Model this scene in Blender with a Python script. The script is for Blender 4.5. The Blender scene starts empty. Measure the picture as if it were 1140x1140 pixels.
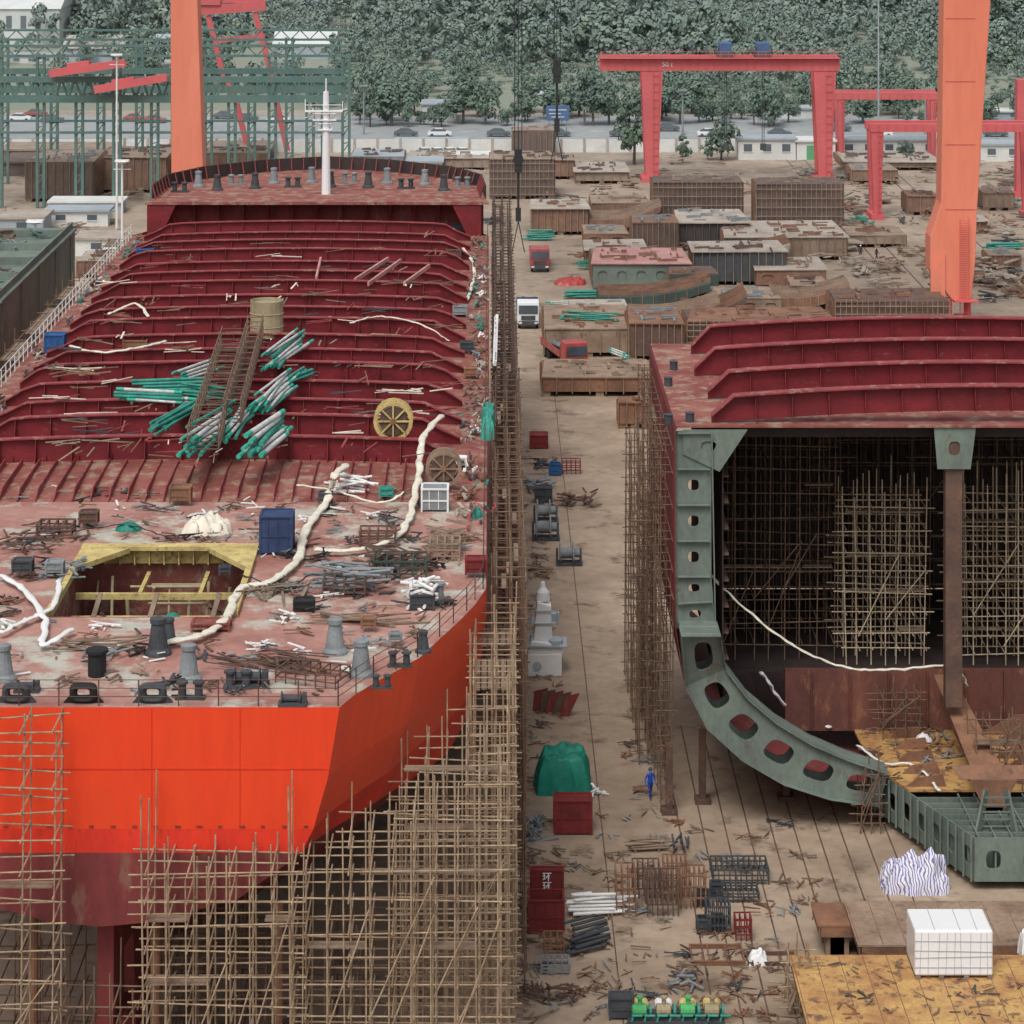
import bpy, math, random
import numpy as np
from math import sin,cos,pi,radians
from mathutils import Vector
R=random.Random(7); U=R.uniform
S=bpy.context.scene; col=S.collection
F=2955.;H=57.;CX=548.;HY=-195.
def G(px,py,z=0.):
    Y=F*(H-z)/(py-HY); return Vector(((px-CX)*Y/F,Y,z))
def V(px,py,Y): return Vector(((px-CX)*Y/F,Y,H-(py-HY)*Y/F))
def lin(c): return tuple(min(.82,1.2*((((x/255)+.055)/1.055)**2.4 if x>10 else x/255/12.92)) for x in c)+(1,)
def mat(name,c,c2=None,c3=None,sc=.6,rough=.75,bump=.15,streak=1.,t=.6,metal=0.,spec=.3,dark=.3,tint=.36):
    m=bpy.data.materials.new(name); m.use_nodes=True; n=m.node_tree.nodes; l=m.node_tree.links
    b=n['Principled BSDF']; b.inputs['Roughness'].default_value=rough; b.inputs['Metallic'].default_value=metal
    b.inputs['Specular IOR Level'].default_value=spec
    c2=c2 or tuple(x*.72 for x in c)
    g=n.new('ShaderNodeNewGeometry'); mp=n.new('ShaderNodeMapping'); mp.inputs['Scale'].default_value=(1,1,1/streak)
    l.new(g.outputs['Position'],mp.inputs['Vector'])
    def noise(s,d=6,r=.65):
        k=n.new('ShaderNodeTexNoise'); k.inputs['Scale'].default_value=s; k.inputs['Detail'].default_value=d; k.inputs['Roughness'].default_value=r
        l.new(mp.outputs[0],k.inputs['Vector']); return k.outputs[0]
    def ramp(s,a,z,hi=1.):
        k=n.new('ShaderNodeMapRange'); k.inputs[1].default_value=a; k.inputs[2].default_value=z; k.inputs[4].default_value=hi; l.new(s,k.inputs[0]); return k.outputs[0]
    def mix(f,a,bb,mode='MIX'):
        k=n.new('ShaderNodeMix'); k.data_type='RGBA'; k.blend_type=mode
        if hasattr(f,'node'): l.new(f,k.inputs[0])
        else: k.inputs[0].default_value=f
        for s,i in ((a,6),(bb,7)):
            if hasattr(s,'node'): l.new(s,k.inputs[i])
            else: k.inputs[i].default_value=s
        return k.outputs[2]
    n1=noise(sc); o=mix(ramp(n1,.36,.66),lin(c),lin(c2))
    if c3: o=mix(ramp(noise(sc*2.7,8,.7),t,t+.1),o,lin(c3))
    n3=noise(sc*9,4,.7); o=mix(ramp(n3,.35,.75),o,mix(dark,o,(.02,.018,.015,1)))
    if tint:  # aerial haze painted into the base colour, stronger with distance along world Y
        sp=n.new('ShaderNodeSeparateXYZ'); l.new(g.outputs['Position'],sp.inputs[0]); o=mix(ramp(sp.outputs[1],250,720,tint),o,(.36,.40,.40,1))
    l.new(o,b.inputs['Base Color'])
    if bump:
        k=n.new('ShaderNodeBump'); k.inputs['Strength'].default_value=bump; k.inputs['Distance'].default_value=.1; l.new(n3,k.inputs['Height']); l.new(k.outputs[0],b.inputs['Normal'])
    return m
M={}
def dm(k,*a,**kw): M[k]=mat(k,*a,**kw)
dm('ground',(166,148,128),(134,116,98),(104,88,74),sc=.09,t=.55,bump=.25)
dm('asphalt',(150,152,152),(134,136,138),sc=.05)
dm('grass',(112,124,100),(130,130,108),sc=.04)
dm('beam',(122,38,45),(98,32,38),(124,76,66),sc=.5,rough=.55,t=.6,streak=.5)
dm('flange',(144,62,64),(118,48,52),(152,118,106),sc=.6,rough=.55,t=.55)
dm('deck',(144,90,80),(116,60,56),(148,124,106),sc=.35,t=.5)
dm('aftdeck',(172,132,120),(142,94,84),(172,168,156),sc=.16,t=.5)
dm('orange',(232,66,28),(220,58,27),(204,66,38),sc=.22,rough=.38,streak=6,t=.64,bump=.03,spec=.5,dark=.13)
dm('redstrip',(216,56,36),(190,48,34),(150,52,42),sc=.5,rough=.5,streak=3,t=.58,dark=.15)
dm('maroon',(126,56,56),(100,46,46),(122,86,72),sc=.35,streak=3,t=.56)
dm('rust',(140,102,78),(106,76,62),(84,64,56),sc=.5,t=.58)
dm('rustdark',(104,80,68),(78,62,56),(124,90,70),sc=.5,t=.58)
dm('stoolrust',(118,74,62),(92,58,52),(134,92,70),sc=.4,streak=2,t=.56)
dm('brown',(152,132,112),(122,100,84),(94,78,66),sc=.4,t=.58)
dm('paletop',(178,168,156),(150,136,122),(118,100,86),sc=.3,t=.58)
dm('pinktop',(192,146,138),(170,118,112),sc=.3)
dm('yellowrust',(190,154,96),(160,116,76),(116,86,68),sc=.6,t=.52)
dm('pole',(168,148,122),(124,102,82),sc=1.2,bump=0)
dm('polepale',(196,180,154),(156,138,114),sc=1.2,bump=0)
dm('polerust',(126,102,84),(92,76,64),sc=1.2,bump=0)
dm('poledark',(108,92,82),(80,68,62),sc=1.2,bump=0)
dm('plank',(136,118,100),(102,86,72),sc=1.,streak=1)
dm('greygreen',(112,124,114),(94,104,98),(104,94,84),sc=.4,t=.58,streak=2)
dm('darkgreen',(62,78,72),(50,62,58),sc=.5)
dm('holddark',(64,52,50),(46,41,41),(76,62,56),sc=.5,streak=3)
dm('teal',(58,148,130),(36,114,102),(132,164,152),sc=1.5,rough=.55,t=.6)
dm('tarp',(28,126,106),(20,98,84),(50,140,122),sc=.8,rough=.5,t=.62)
dm('white',(222,222,218),(204,204,198),(170,152,134),sc=.7,t=.68,rough=.5,dark=.12)
dm('cream',(216,208,192),(190,180,162),sc=1.5,rough=.8,dark=.12)
dm('hose',(224,216,200),(198,186,168),sc=1.8,rough=.8,bump=.4,dark=.2)
dm('grey',(134,140,142),(110,114,116),(106,94,84),sc=.9,t=.62)
dm('dgrey',(72,76,80),(54,56,60),(92,76,66),sc=1.,t=.6)
dm('black',(42,42,44),(28,28,30),sc=1.)
dm('blue',(44,90,142),(36,72,116),sc=1.)
dm('deepblue',(54,70,104),(42,56,86),sc=1.)
dm('yellow',(200,182,120),(166,146,94),(122,98,72),sc=.9,t=.55)
dm('olive',(160,148,118),(136,124,98),(110,94,74),sc=.9,t=.6)
dm('crane',(214,128,104),(206,116,90),(184,100,80),sc=.12,rough=.5,streak=5,bump=.03,dark=.12,tint=.2)
dm('pinkred',(196,86,88),(184,76,78),sc=.2,bump=.03,dark=.15,tint=.3)
dm('steelgreen',(70,104,98),(90,114,108),(112,106,94),sc=.3,t=.6,tint=.2)
dm('redbox',(124,44,44),(98,36,38),(124,86,70),sc=1.,t=.62)
dm('palewall',(212,214,210),(194,196,192),sc=.2,dark=.12)
dm('bluegrey',(158,168,174),(138,148,154),sc=.2,dark=.15)
dm('greenpaint',(84,170,104),(70,148,92),sc=.5)
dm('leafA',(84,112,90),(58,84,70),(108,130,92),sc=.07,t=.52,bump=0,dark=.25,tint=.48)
dm('leafB',(84,108,84),(60,84,70),(102,122,90),sc=.2,t=.56,bump=0,dark=.2,tint=.36)
dm('bark',(96,84,72),sc=2.)
dm('glass',(74,86,96),(60,70,80),rough=.15,bump=0,spec=.6)
dm('carred',(180,64,60),rough=.3,bump=0,dark=.1); dm('cardark',(84,88,94),rough=.3,bump=0); dm('carwhite',(226,228,230),(214,216,218),rough=.3,bump=0,dark=.05)
def gradmat(name,base,stripe,build):
    m=mat(name,*base,bump=0,sc=2); n=m.node_tree.nodes;l=m.node_tree.links;b=n['Principled BSDF']
    src=b.inputs['Base Color'].links[0].from_socket; tc=n.new('ShaderNodeTexCoord'); f=build(n,l,tc)
    k=n.new('ShaderNodeMix');k.data_type='RGBA';l.new(f,k.inputs[0]);l.new(src,k.inputs[6]);k.inputs[7].default_value=lin(stripe);l.new(k.outputs[2],b.inputs['Base Color']); return m
def mth(n,l,op,a,v=None):
    k=n.new('ShaderNodeMath');k.operation=op;l.new(a,k.inputs[0])
    if v is not None: k.inputs[1].default_value=v
    return k.outputs[0]
def fw_(n,l,tc):
    sp=n.new('ShaderNodeSeparateXYZ'); l.new(tc.outputs['Generated'],sp.inputs[0]); return mth(n,l,'GREATER_THAN',mth(n,l,'ABSOLUTE',mth(n,l,'SUBTRACT',sp.outputs[2],.5)),.38)
M['wrap']=gradmat('wrapped_pipe',((200,204,200),(166,172,168)),(52,152,132),fw_)
def fs_(n,l,tc):
    w=n.new('ShaderNodeTexWave'); w.inputs['Scale'].default_value=1.9; w.inputs['Distortion'].default_value=11.; w.inputs['Detail Scale'].default_value=.7; l.new(tc.outputs['Object'],w.inputs[0]); return mth(n,l,'GREATER_THAN',w.outputs[1],.66)
M['stripe']=gradmat('striped_sheet',((220,218,226),(200,198,210)),(112,106,150),fs_)

class MB:
    def __init__(s): s.v=[];s.f=[]
    def add(s,vs,fs):
        n=len(s.v); s.v+=[tuple(v) for v in vs]; s.f+=[tuple(i+n for i in f) for f in fs]; return s
    def box(s,x0,x1,y0,y1,z0,z1):
        return s.add([(x0,y0,z0),(x1,y0,z0),(x1,y1,z0),(x0,y1,z0),(x0,y0,z1),(x1,y0,z1),(x1,y1,z1),(x0,y1,z1)],[(0,3,2,1),(4,5,6,7),(0,1,5,4),(1,2,6,5),(2,3,7,6),(3,0,4,7)])
    def bar(s,p,q,w,h=None):
        h=h or w; p=Vector(p);q=Vector(q);d=(q-p).normalized(); up=Vector((0,0,1)) if abs(d.z)<.95 else Vector((0,1,0))
        a=d.cross(up).normalized()*w/2; b=a.cross(d).normalized()*h/2
        return s.add([p-a-b,p+a-b,p+a+b,p-a+b,q-a-b,q+a-b,q+a+b,q-a+b],[(0,3,2,1),(4,5,6,7),(0,1,5,4),(1,2,6,5),(2,3,7,6),(3,0,4,7)])
    def tube(s,p,q,r,n=8,r2=None):
        r2=r if r2 is None else r2; p=Vector(p);q=Vector(q);d=(q-p).normalized(); up=Vector((0,0,1)) if abs(d.z)<.95 else Vector((0,1,0))
        a=d.cross(up).normalized(); b=a.cross(d)
        vs=[p+(a*cos(2*pi*k/n)+b*sin(2*pi*k/n))*r for k in range(n)]+[q+(a*cos(2*pi*k/n)+b*sin(2*pi*k/n))*r2 for k in range(n)]
        return s.add(vs,[(k,(k+1)%n,n+(k+1)%n,n+k) for k in range(n)]+[tuple(range(n))[::-1],tuple(range(n,2*n))])
    def path(s,pts,r,n=7,flat=1.):
        pts=[Vector(p) for p in pts]; N=len(pts); vs=[];fs=[]
        for i,p in enumerate(pts):
            d=(pts[min(i+1,N-1)]-pts[max(i-1,0)]).normalized(); up=Vector((0,0,1)) if abs(d.z)<.95 else Vector((0,1,0))
            a=d.cross(up).normalized(); b=a.cross(d); rr=r*(1+.18*sin(i*1.9)+.1*sin(i*3.1))
            vs+=[p+(a*cos(2*pi*k/n)+b*flat*sin(2*pi*k/n))*rr for k in range(n)]
            if i: fs+=[((i-1)*n+k,(i-1)*n+(k+1)%n,i*n+(k+1)%n,i*n+k) for k in range(n)]
        return s.add(vs,fs+[tuple(range(n))[::-1],tuple(range((N-1)*n,N*n))])
    def prism(s,poly,ax,a,b):
        n=len(poly)
        def c(p,t): return (p[0],t,p[1]) if ax=='y' else (t,p[0],p[1]) if ax=='x' else (p[0],p[1],t)
        return s.add([c(p,a) for p in poly]+[c(p,b) for p in poly],[(k,(k+1)%n,n+(k+1)%n,n+k) for k in range(n)]+[tuple(range(n))[::-1],tuple(range(n,2*n))])
    def lathe(s,c,prof,n=14,ax='z'):
        c=Vector(c); vs=[];fs=[]
        for i,(r,h) in enumerate(prof):
            for k in range(n):
                a=2*pi*k/n; p=(r*cos(a),r*sin(a),h) if ax=='z' else (r*cos(a),h,r*sin(a)) if ax=='y' else (h,r*cos(a),r*sin(a)); vs.append(c+Vector(p))
            if i: fs+=[((i-1)*n+k,(i-1)*n+(k+1)%n,i*n+(k+1)%n,i*n+k) for k in range(n)]
        return s.add(vs,fs+[tuple(range(n))[::-1],tuple(range((len(prof)-1)*n,len(prof)*n))])
    def holed(s,a,b,c,d,rx=.5,rz=.5,n=16):
        a,b,c,d=map(Vector,(a,b,c,d))
        def P(u,v): return (a*(1-u)*(1-v)+b*(1+u)*(1-v)+c*(1+u)*(1+v)+d*(1-u)*(1+v))/4
        o=[];i=[]
        for k in range(n):
            t=2*pi*k/n; cu,sv=cos(t),sin(t); m=max(abs(cu),abs(sv)); o.append(P(cu/m,sv/m)); g=lambda q:abs(q)**.7*(1 if q>=0 else -1); i.append(P(rx*g(cu),rz*g(sv)))
        return s.add(o+i,[(k,(k+1)%n,n+(k+1)%n,n+k) for k in range(n)])
    def build(s,name,m,par=None,world=False,smooth=False,off=None,solid=0,bevel=0,label=None):
        off=Vector(off) if off is not None else (par.location.copy() if (world and par) else Vector((0,0,0)))
        me=bpy.data.meshes.new(name); me.from_pydata([(v[0]-off.x,v[1]-off.y,v[2]-off.z) for v in s.v],[],s.f)
        me.materials.append(M[m] if isinstance(m,str) else m)
        if smooth: me.polygons.foreach_set('use_smooth',[True]*len(me.polygons))
        me.update(); o=bpy.data.objects.new(name,me); col.objects.link(o)
        if par: o.parent=par
        if solid: k=o.modifiers.new('s','SOLIDIFY'); k.thickness=solid
        if bevel: k=o.modifiers.new('b','BEVEL'); k.width=bevel; k.segments=2
        if label: o['label']=label
        return o
def tag(o,label,cat,group=None):
    o['label']=label;o['category']=cat
    if group:o['group']=group
    return o
def thing(name,label,cat,loc=(0,0,0),rz=0,group=None):
    o=bpy.data.objects.new(name,None); col.objects.link(o); o.empty_display_size=.5; o.location=loc; o.rotation_euler=(0,0,rz); return tag(o,label,cat,group)
def one(name,label,cat,mb,m,loc=None,rz=0,group=None,**k):
    if loc is None:
        xs=[v[0] for v in mb.v];ys=[v[1] for v in mb.v];zs=[v[2] for v in mb.v]; off=Vector(((min(xs)+max(xs))/2,(min(ys)+max(ys))/2,min(zs)))
        o=mb.build(name,m,off=off,**k); o.location=off
    else:
        o=mb.build(name,m,**k); o.location=loc; o.rotation_euler=(0,0,rz)
    return tag(o,label,cat,group)
def struct(name,mb,m,**k):
    o=mb.build(name,m,**k); o['kind']='structure'; return o
def dup(root,loc,rz=0,label=None,group=None,sc=None):
    r=root.copy(); col.objects.link(r); r.location=loc; r.rotation_euler=(0,0,rz)
    if sc: r.scale=sc
    if label:r['label']=label
    if group:r['group']=group
    for ch in list(root.children):
        c=ch.copy(); col.objects.link(c); c.parent=r
        for g in list(ch.children):
            d=g.copy(); col.objects.link(d); d.parent=c
    return r
PM={}
def pmesh(m,n=6):
    if (m,n) not in PM:
        b=MB().tube((0,0,0),(0,0,1),1,n); o=b.build('pole',m); PM[(m,n)]=o.data; bpy.data.objects.remove(o)
    return PM[(m,n)]
def pole(name,p,q,r,m,par,n=6):
    p=Vector(p);q=Vector(q);d=q-p
    o=bpy.data.objects.new(name,pmesh(m,n)); col.objects.link(o); o.parent=par; o.location=p-par.location
    o.rotation_mode='QUATERNION'; o.rotation_quaternion=d.to_track_quat('Z','Y'); o.scale=(r,r,d.length); return o
def scaffold(label,x0,x1,y0,y1,z0,z1,nx,ny,dz,m='pole',r=.036,topf=None,plank=(),diag=3,group=None,jit=.8,pw=None,pp=.75):
    t=thing('scaffold',label,'scaffolding',((x0+x1)/2,(y0+y1)/2,z0),group=group)
    xs=[x0+(x1-x0)*i/max(1,nx-1) for i in range(nx)]; ys=[y0+(y1-y0)*j/max(1,ny-1) for j in range(ny)]
    top=topf or (lambda x,y:z1)
    for x in xs:
        for y in ys:
            jx,jy=U(-.12,.12),U(-.12,.12)
            pole('upright',(x+jx,y+jy,z0),(x+U(-.2,.2),y+U(-.2,.2),top(x,y)+U(-.3,jit)),r*U(.85,1.2),m,t)
    lx=ny<=nx; cross=MB(); z=z0+dz*U(.4,.9)
    while z<z1:
        if lx:
            for y in ys:
                ok=[x for x in xs if top(x,y)>=z-.2]
                if len(ok)>1: pole('ledger',(ok[0]-U(.2,.9),y+.06,z+U(-.15,.15)),(ok[-1]+U(.2,.7),y+.06,z+U(-.15,.15)),r,m,t)
            for x in xs:
                if top(x,y0)>=z-.2: cross.tube((x+.06,y0-U(.1,.5),z+.08),(x+.06,y1+U(.1,.5),z+.08),r,5)
        else:
            for x in xs: pole('ledger',(x+.06,y0-U(.1,.7),z+U(-.1,.1)),(x+.06,y1+U(.1,.7),z+U(-.1,.1)),r,m,t)
            for y in ys:
                if top(x0,y)>=z-.2: cross.tube((x0-U(.1,.3),y+.06,z+.08),(x1+U(.1,.4),y+.06,z+.08),r,5)
        z+=dz*U(.8,1.15)
    if cross.v: cross.build('cross_tubes',m,t,world=True)
    for k in range(diag):
        a=R.choice(range(max(1,nx-2))) if nx>2 else 0; zb=U(z0,z0+(z1-z0)*.5)
        if lx: pole('brace',(xs[a],y0-.1,zb),(xs[min(nx-1,a+R.choice((2,3)))],y0-.1,min(z1,zb+U(3,6))),r,m,t)
        else:
            j=R.choice(range(max(1,ny-3))); pole('brace',(x1+.1,ys[j],zb),(x1+.1,ys[min(ny-1,j+3)],min(z1,zb+U(3,6))),r,m,t)
    for zp in plank:
        pb=MB()
        if lx:
            x=x0
            while x<x1-1:
                L=U(1.8,3.6); xe=min(x1,x+L)
                if R.random()<pp:
                    for k in range(2):
                        yy=y0+.1+k*.32; pb.box(x+U(0,.2),xe,yy,yy+.27,zp+U(0,.05),zp+.09)
                x=xe+.05
        else:
            y=y0; W_=pw or (x1-x0)
            while y<y1-1:
                ye=min(y1,y+U(1.8,3.6))
                if R.random()<pp:
                    o_=U(0,(x1-x0)-W_)
                    for k in range(max(1,int(W_/.3))):
                        xx=x0+.1+o_+k*.3; pb.box(xx,xx+.24,y+U(0,.3),ye,zp+U(0,.05),zp+.09)
                y=ye+.05
        if pb.v: pb.build('planks','plank',t,world=True)
    return t

# ------------------------------------------------------------ setting
struct('ground',MB().box(-1500,1500,40,3000,-1,0),'ground')
struct('road',MB().box(-400,400,468,520,-.5,.004),'asphalt')
kb=MB().box(-400,400,466.6,467.2,0,.15).box(-400,400,520,520.5,0,.15); struct('kerb',kb,'paletop')
mk=MB()
for i in range(60): mk.box(-180+i*6,-177+i*6,493.8,494.1,-.1,.008)
struct('road_marking',mk,'white')
n=40; vs=[];fs=[]
def hz(x,y):
    t=max(0,(y-575)/300); return t*t*26+max(0,t)*6*(1+.6*sin(x*.02)+.4*sin(x*.047+1))
for j in range(30):
    for i in range(n+1):
        x=-500+i*25; y=530+j*28; vs.append((x,y,.01+hz(x,y)))
for j in range(29):
    for i in range(n): a=j*(n+1)+i; fs.append((a,a+1,a+n+2,a+n+1))
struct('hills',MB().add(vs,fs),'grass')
sl=MB()
for x in (10.6,11.9,13.2,14.5,15.8,17.1,18.4,19.7,21,22.3): sl.box(x,x+.08,126,168,-.1,.02)
struct('slipway_rails',sl,'rustdark')
sl=MB()
for x in (50,53.0,64,66): sl.box(x,x+.16,210,460,-.1,.05)
for x in (6.2,): sl.box(x,x+.07,126,300,-.1,.008)
struct('crane_rails',sl,'rustdark')
# ------------------------------------------------------------ foliage
def crown(seed,w,h,nl,nq,q):
    r=np.random.RandomState(seed); lob=r.normal(size=(nl,3)); lob/=np.linalg.norm(lob,axis=1)[:,None]; lob*=r.uniform(.3,.8,(nl,1)); lob*=np.array([w/2,w/2,h/2])
    rad=r.uniform(.16,.38,nl)*w/1.6
    k=r.randint(0,nl,nq); d=r.normal(size=(nq,3)); d[:,2]=np.abs(d[:,2])*.9-.25; d/=np.linalg.norm(d,axis=1)[:,None]; c=lob[k]+d*rad[k][:,None]*r.uniform(.7,1.05,(nq,1))
    nn=d+r.normal(size=(nq,3))*.22+np.array([0,0,.25]); nn/=np.linalg.norm(nn,axis=1)[:,None]
    a=np.cross(nn,r.normal(size=(nq,3))); a/=np.linalg.norm(a,axis=1)[:,None]; b=np.cross(nn,a); s=r.uniform(.5,1.1,(nq,1))*q
    v=np.stack([c-a*s-b*s*.7,c+a*s-b*s*.6,c+a*s*.8+b*s,c-a*s*.7+b*s*.8],1); v[:,:,2]+=h*.5
    return v.reshape(-1,3)
def qmesh(name,v,m):
    n=len(v)//4; me=bpy.data.meshes.new(name); me.vertices.add(len(v)); me.vertices.foreach_set('co',v.astype(np.float32).ravel()); me.loops.add(4*n); me.loops.foreach_set('vertex_index',np.arange(4*n,dtype=np.int32))
    me.polygons.add(n); me.polygons.foreach_set('loop_start',np.arange(0,4*n,4,dtype=np.int32)); me.update(calc_edges=True); me.materials.append(M[m]); return me
var=[crown(i,7,[6.5,5,8.5][i%3],[9,14,7][i%3],330,.33) for i in range(8)]
allv=[]
y=545.
while y<840:
    x=-185+U(0,4)
    while x<190:
        X=x+U(-2.4,2.4);Yy=y+U(-3,3); s=U(.4,1.3)*(1.2 if Yy>600 else .75)*(1+.3*sin(X*.06+Yy*.03))
        if not (X<-36 and Yy<655 and R.random()<.84) and not(Yy<575 and R.random()<.35):
            a=U(0,6.28); v=var[R.randrange(8)]*s; c,sn=cos(a),sin(a)
            v=np.stack([v[:,0]*c-v[:,1]*sn+X,v[:,0]*sn+v[:,1]*c+Yy,v[:,2]*U(.8,1.4)+hz(X,Yy)+.2],1); allv.append(v)
        x+=U(3.6,6.6)
    y+=5.2
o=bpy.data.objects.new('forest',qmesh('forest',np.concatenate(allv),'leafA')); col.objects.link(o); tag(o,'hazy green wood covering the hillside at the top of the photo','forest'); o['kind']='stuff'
def mktree(seed,label,group):
    t=thing('tree',label,'tree',(0,0,0),group=group)
    b=MB().tube((0,0,0),(.1,.05,3.2),.2,7,.14)
    for k in range(5): a=k*1.3; b.tube((.07,.03,2+.25*k),(1.6*cos(a),1.6*sin(a),4+.4*k),.09,5,.04)
    b.build('trunk','bark',t)
    c=bpy.data.objects.new('crown',qmesh('crown',crown(seed,6.2,[6,8,5][seed%3],16,1000,.24)+np.array([0,0,.5]),'leafB')); col.objects.link(c); c.parent=t; return t
tp=[mktree(60+i,'x','trees along the yard road') for i in range(6)]
first=[1]*6
def tree(px,py,s,label,group=None):
    k=R.randrange(6); L=G(px,py); sc=(s*U(.9,1.2),s,s*U(.75,1.25))
    if first[k]: o=tp[k]; first[k]=0; o.location=L; o.scale=sc
    else: o=dup(tp[k],L,U(0,6),sc=sc)
    o['label']=label
    if group: o['group']=group
    elif 'group' in o: del o['group']
tree(706,183,1.4,'tall dark tree beside the left leg of the pink gantry crane')
tree(803,178,1.1,'round dark tree standing under the pink gantry beam')
tree(788,178,.5,'small bush left of the round tree under the gantry')
tree(760,182,.6,'small tree right of the gantry left leg')
tree(1010,180,.6,'small tree right of the low white sheds')
tree(651,140,1.2,'bushy tree right of the blue road sign')
for i in range(80):
    tree(395+i*9.6+U(-9,9),142-U(0,20),U(.4,1.5),'roadside tree in the row beyond the yard road','trees in the roadside row')
for i in range(18):
    tree(60+i*18+U(-8,8),120-U(0,26),U(.6,1.2),'tree standing behind the green steel frame','trees behind the steel frame')
# ------------------------------------------------------------ aft ship
SX=-16.4
st=[(111.3,[(10,20),(9.5,17),(8.9,14.9),(8.4,13.9),(5.8,12),(2.2,11),(0,10.8)]),
 (118,[(13.2,20),(12.6,17),(11.8,14.9),(11,13.4),(6.4,10),(1.8,8.4),(0,8)]),
 (128.6,[(16.1,20),(15.7,17),(15.2,14.7),(14.2,12),(8,7),(2,3.5),(0,3)]),
 (145,[(16.1,20),(16.1,17),(16.1,14),(15.6,10),(12,5),(6,2),(0,1.2)]),
 (165,[(16.1,20),(16.1,17),(16.1,14),(16.1,8),(16,3.5),(14.5,1.3),(0,1)]),
 (239,[(16.1,20),(16.1,17),(16.1,14),(16.1,8),(16,3.5),(14.5,1.3),(0,1)]),
 (252,[(11,20),(11,17),(10,14),(9,8),(8,3.5),(6,1.3),(0,1)]),(260,[(2,20),(2,17),(2,14),(2,8),(2,3.5),(1.5,1.3),(0,1)])]
def cr(a,b,c,d,t): return .5*((2*b)+(-a+c)*t+(2*a-5*b+4*c-d)*t*t+(-a+3*b-3*c+d)*t**3)
st0=st; st=[]
for i in range(3):
    for k in range(4):
        t=k/4; S_=[st0[max(0,i-1)],st0[i],st0[i+1],st0[i+2]]
        st.append((S_[1][0]*(1-t)+S_[2][0]*t,[(min(16.1,cr(*[q[1][j][0] for q in S_],t)),20 if j==0 else S_[1][1][j][1]*(1-t)+S_[2][1][j][1]*t) for j in range(7)]))
st+=st0[3:]
ship=thing('ship','large unfinished ship with bright orange stern and dark red deck beams on the left','ship',(SX,180,1))
def loft(a,b):
    mb=MB()
    for sg in (-1,1):
        for i in range(len(st)-1):
            for k in range(a,b):
                q=[(SX+sg*st[ii][1][kk][0],st[ii][0],st[ii][1][kk][1]) for ii,kk in ((i,k),(i+1,k),(i+1,k+1),(i,k+1))]
                mb.add(q,[(0,1,2,3)])
    s0=st[0][1]
    for k in range(a,b): mb.add([(SX-s0[k][0],111.3,s0[k][1]),(SX+s0[k][0],111.3,s0[k][1]),(SX+s0[k+1][0],111.3,s0[k+1][1]),(SX-s0[k+1][0],111.3,s0[k+1][1])],[(0,1,2,3)])
    return mb
loft(0,2).build('topside_plating','orange',ship,world=True)
loft(2,3).build('boot_strip','redstrip',ship,world=True)
loft(3,6).build('bottom_plating','maroon',ship,world=True)
MB().prism([(113,11),(118,9),(128,3.4),(128,1),(119,1),(117.5,8),(114.5,8.5)],'x',SX-.5,SX+.5).build('skeg','maroon',ship,world=True)
MB().prism([(112.6,10.6),(115.6,9.6),(116.2,1.2),(112.2,1.2)],'x',SX-.35,SX+.35).box(SX-.7,SX+.7,112.4,116,5.6,6).build('rudder','maroon',ship,world=True)
w=MB()
for k in range(20): w.box(SX-8.6+k*.9,SX-8.45+k*.9+U(0,.12),111.25,111.28,14.98,15.04)
w.build('weld_marks','maroon',ship,world=True)
w=MB()
for x in (-5.2,-1.6,2.1,5.8): w.box(SX+x,SX+x+.03,111.27,111.29,14.95,19.98)
w.box(SX-9.6,SX+9.6,111.27,111.288,17.4,17.43); w.build('weld_seam','redstrip',ship,world=True)
def camz(x,y): return 20+ (.45*(1-((x-SX)/16.1)**2) if y>=150 else 0)
def hb(y):
    for (a,p),(b,q) in zip(st,st[1:]):
        if a<=y<=b: t=(y-a)/(b-a); return p[0][0]*(1-t)+q[0][0]*t
d1=MB()
ysd=sorted(set([s[0] for s in st if s[0]<=145]+[124,136]))
for a,b in zip(ysd,ysd[1:]):
    if 124<=a and b<=136:
        d1.add([(SX-hb(a),a,20),(SX-4.6,a,20),(SX-4.6,b,20),(SX-hb(b),b,20)],[(0,1,2,3)]); d1.add([(SX+4.6,a,20),(SX+hb(a),a,20),(SX+hb(b),b,20),(SX+4.6,b,20)],[(0,1,2,3)])
    else: d1.add([(SX-hb(a),a,20),(SX+hb(a),a,20),(SX+hb(b),b,20),(SX-hb(b),b,20)],[(0,1,2,3)])
d1.build('aft_deck','aftdeck',ship,world=True)
d2=MB(); N=16
for a,b in ((145,150),(150,239)):
    for i in range(N):
        xa=SX-16.1+32.2*i/N; xb=SX-16.1+32.2*(i+1)/N
        d2.add([(xa,a,camz(xa,a)),(xb,a,camz(xb,a)),(xb,b,camz(xb,b)),(xa,b,camz(xa,b))],[(0,1,2,3)])
d2.build('cargo_deck','deck',ship,world=True,smooth=True)
def beam_prof(x0,x1,z0,h,camb,cx,hw,e0=2.6):
    top=[];N=26
    for i in range(N+1):
        x=x0+(x1-x0)*i/N; e=min(x-x0,x1-x)/e0; k=1 if e>=1 else (.3+.7*(e*e*(3-2*e)))
        top.append((x,z0+camb*(1-((x-cx)/hw)**2)+h*k))
    return top
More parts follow.
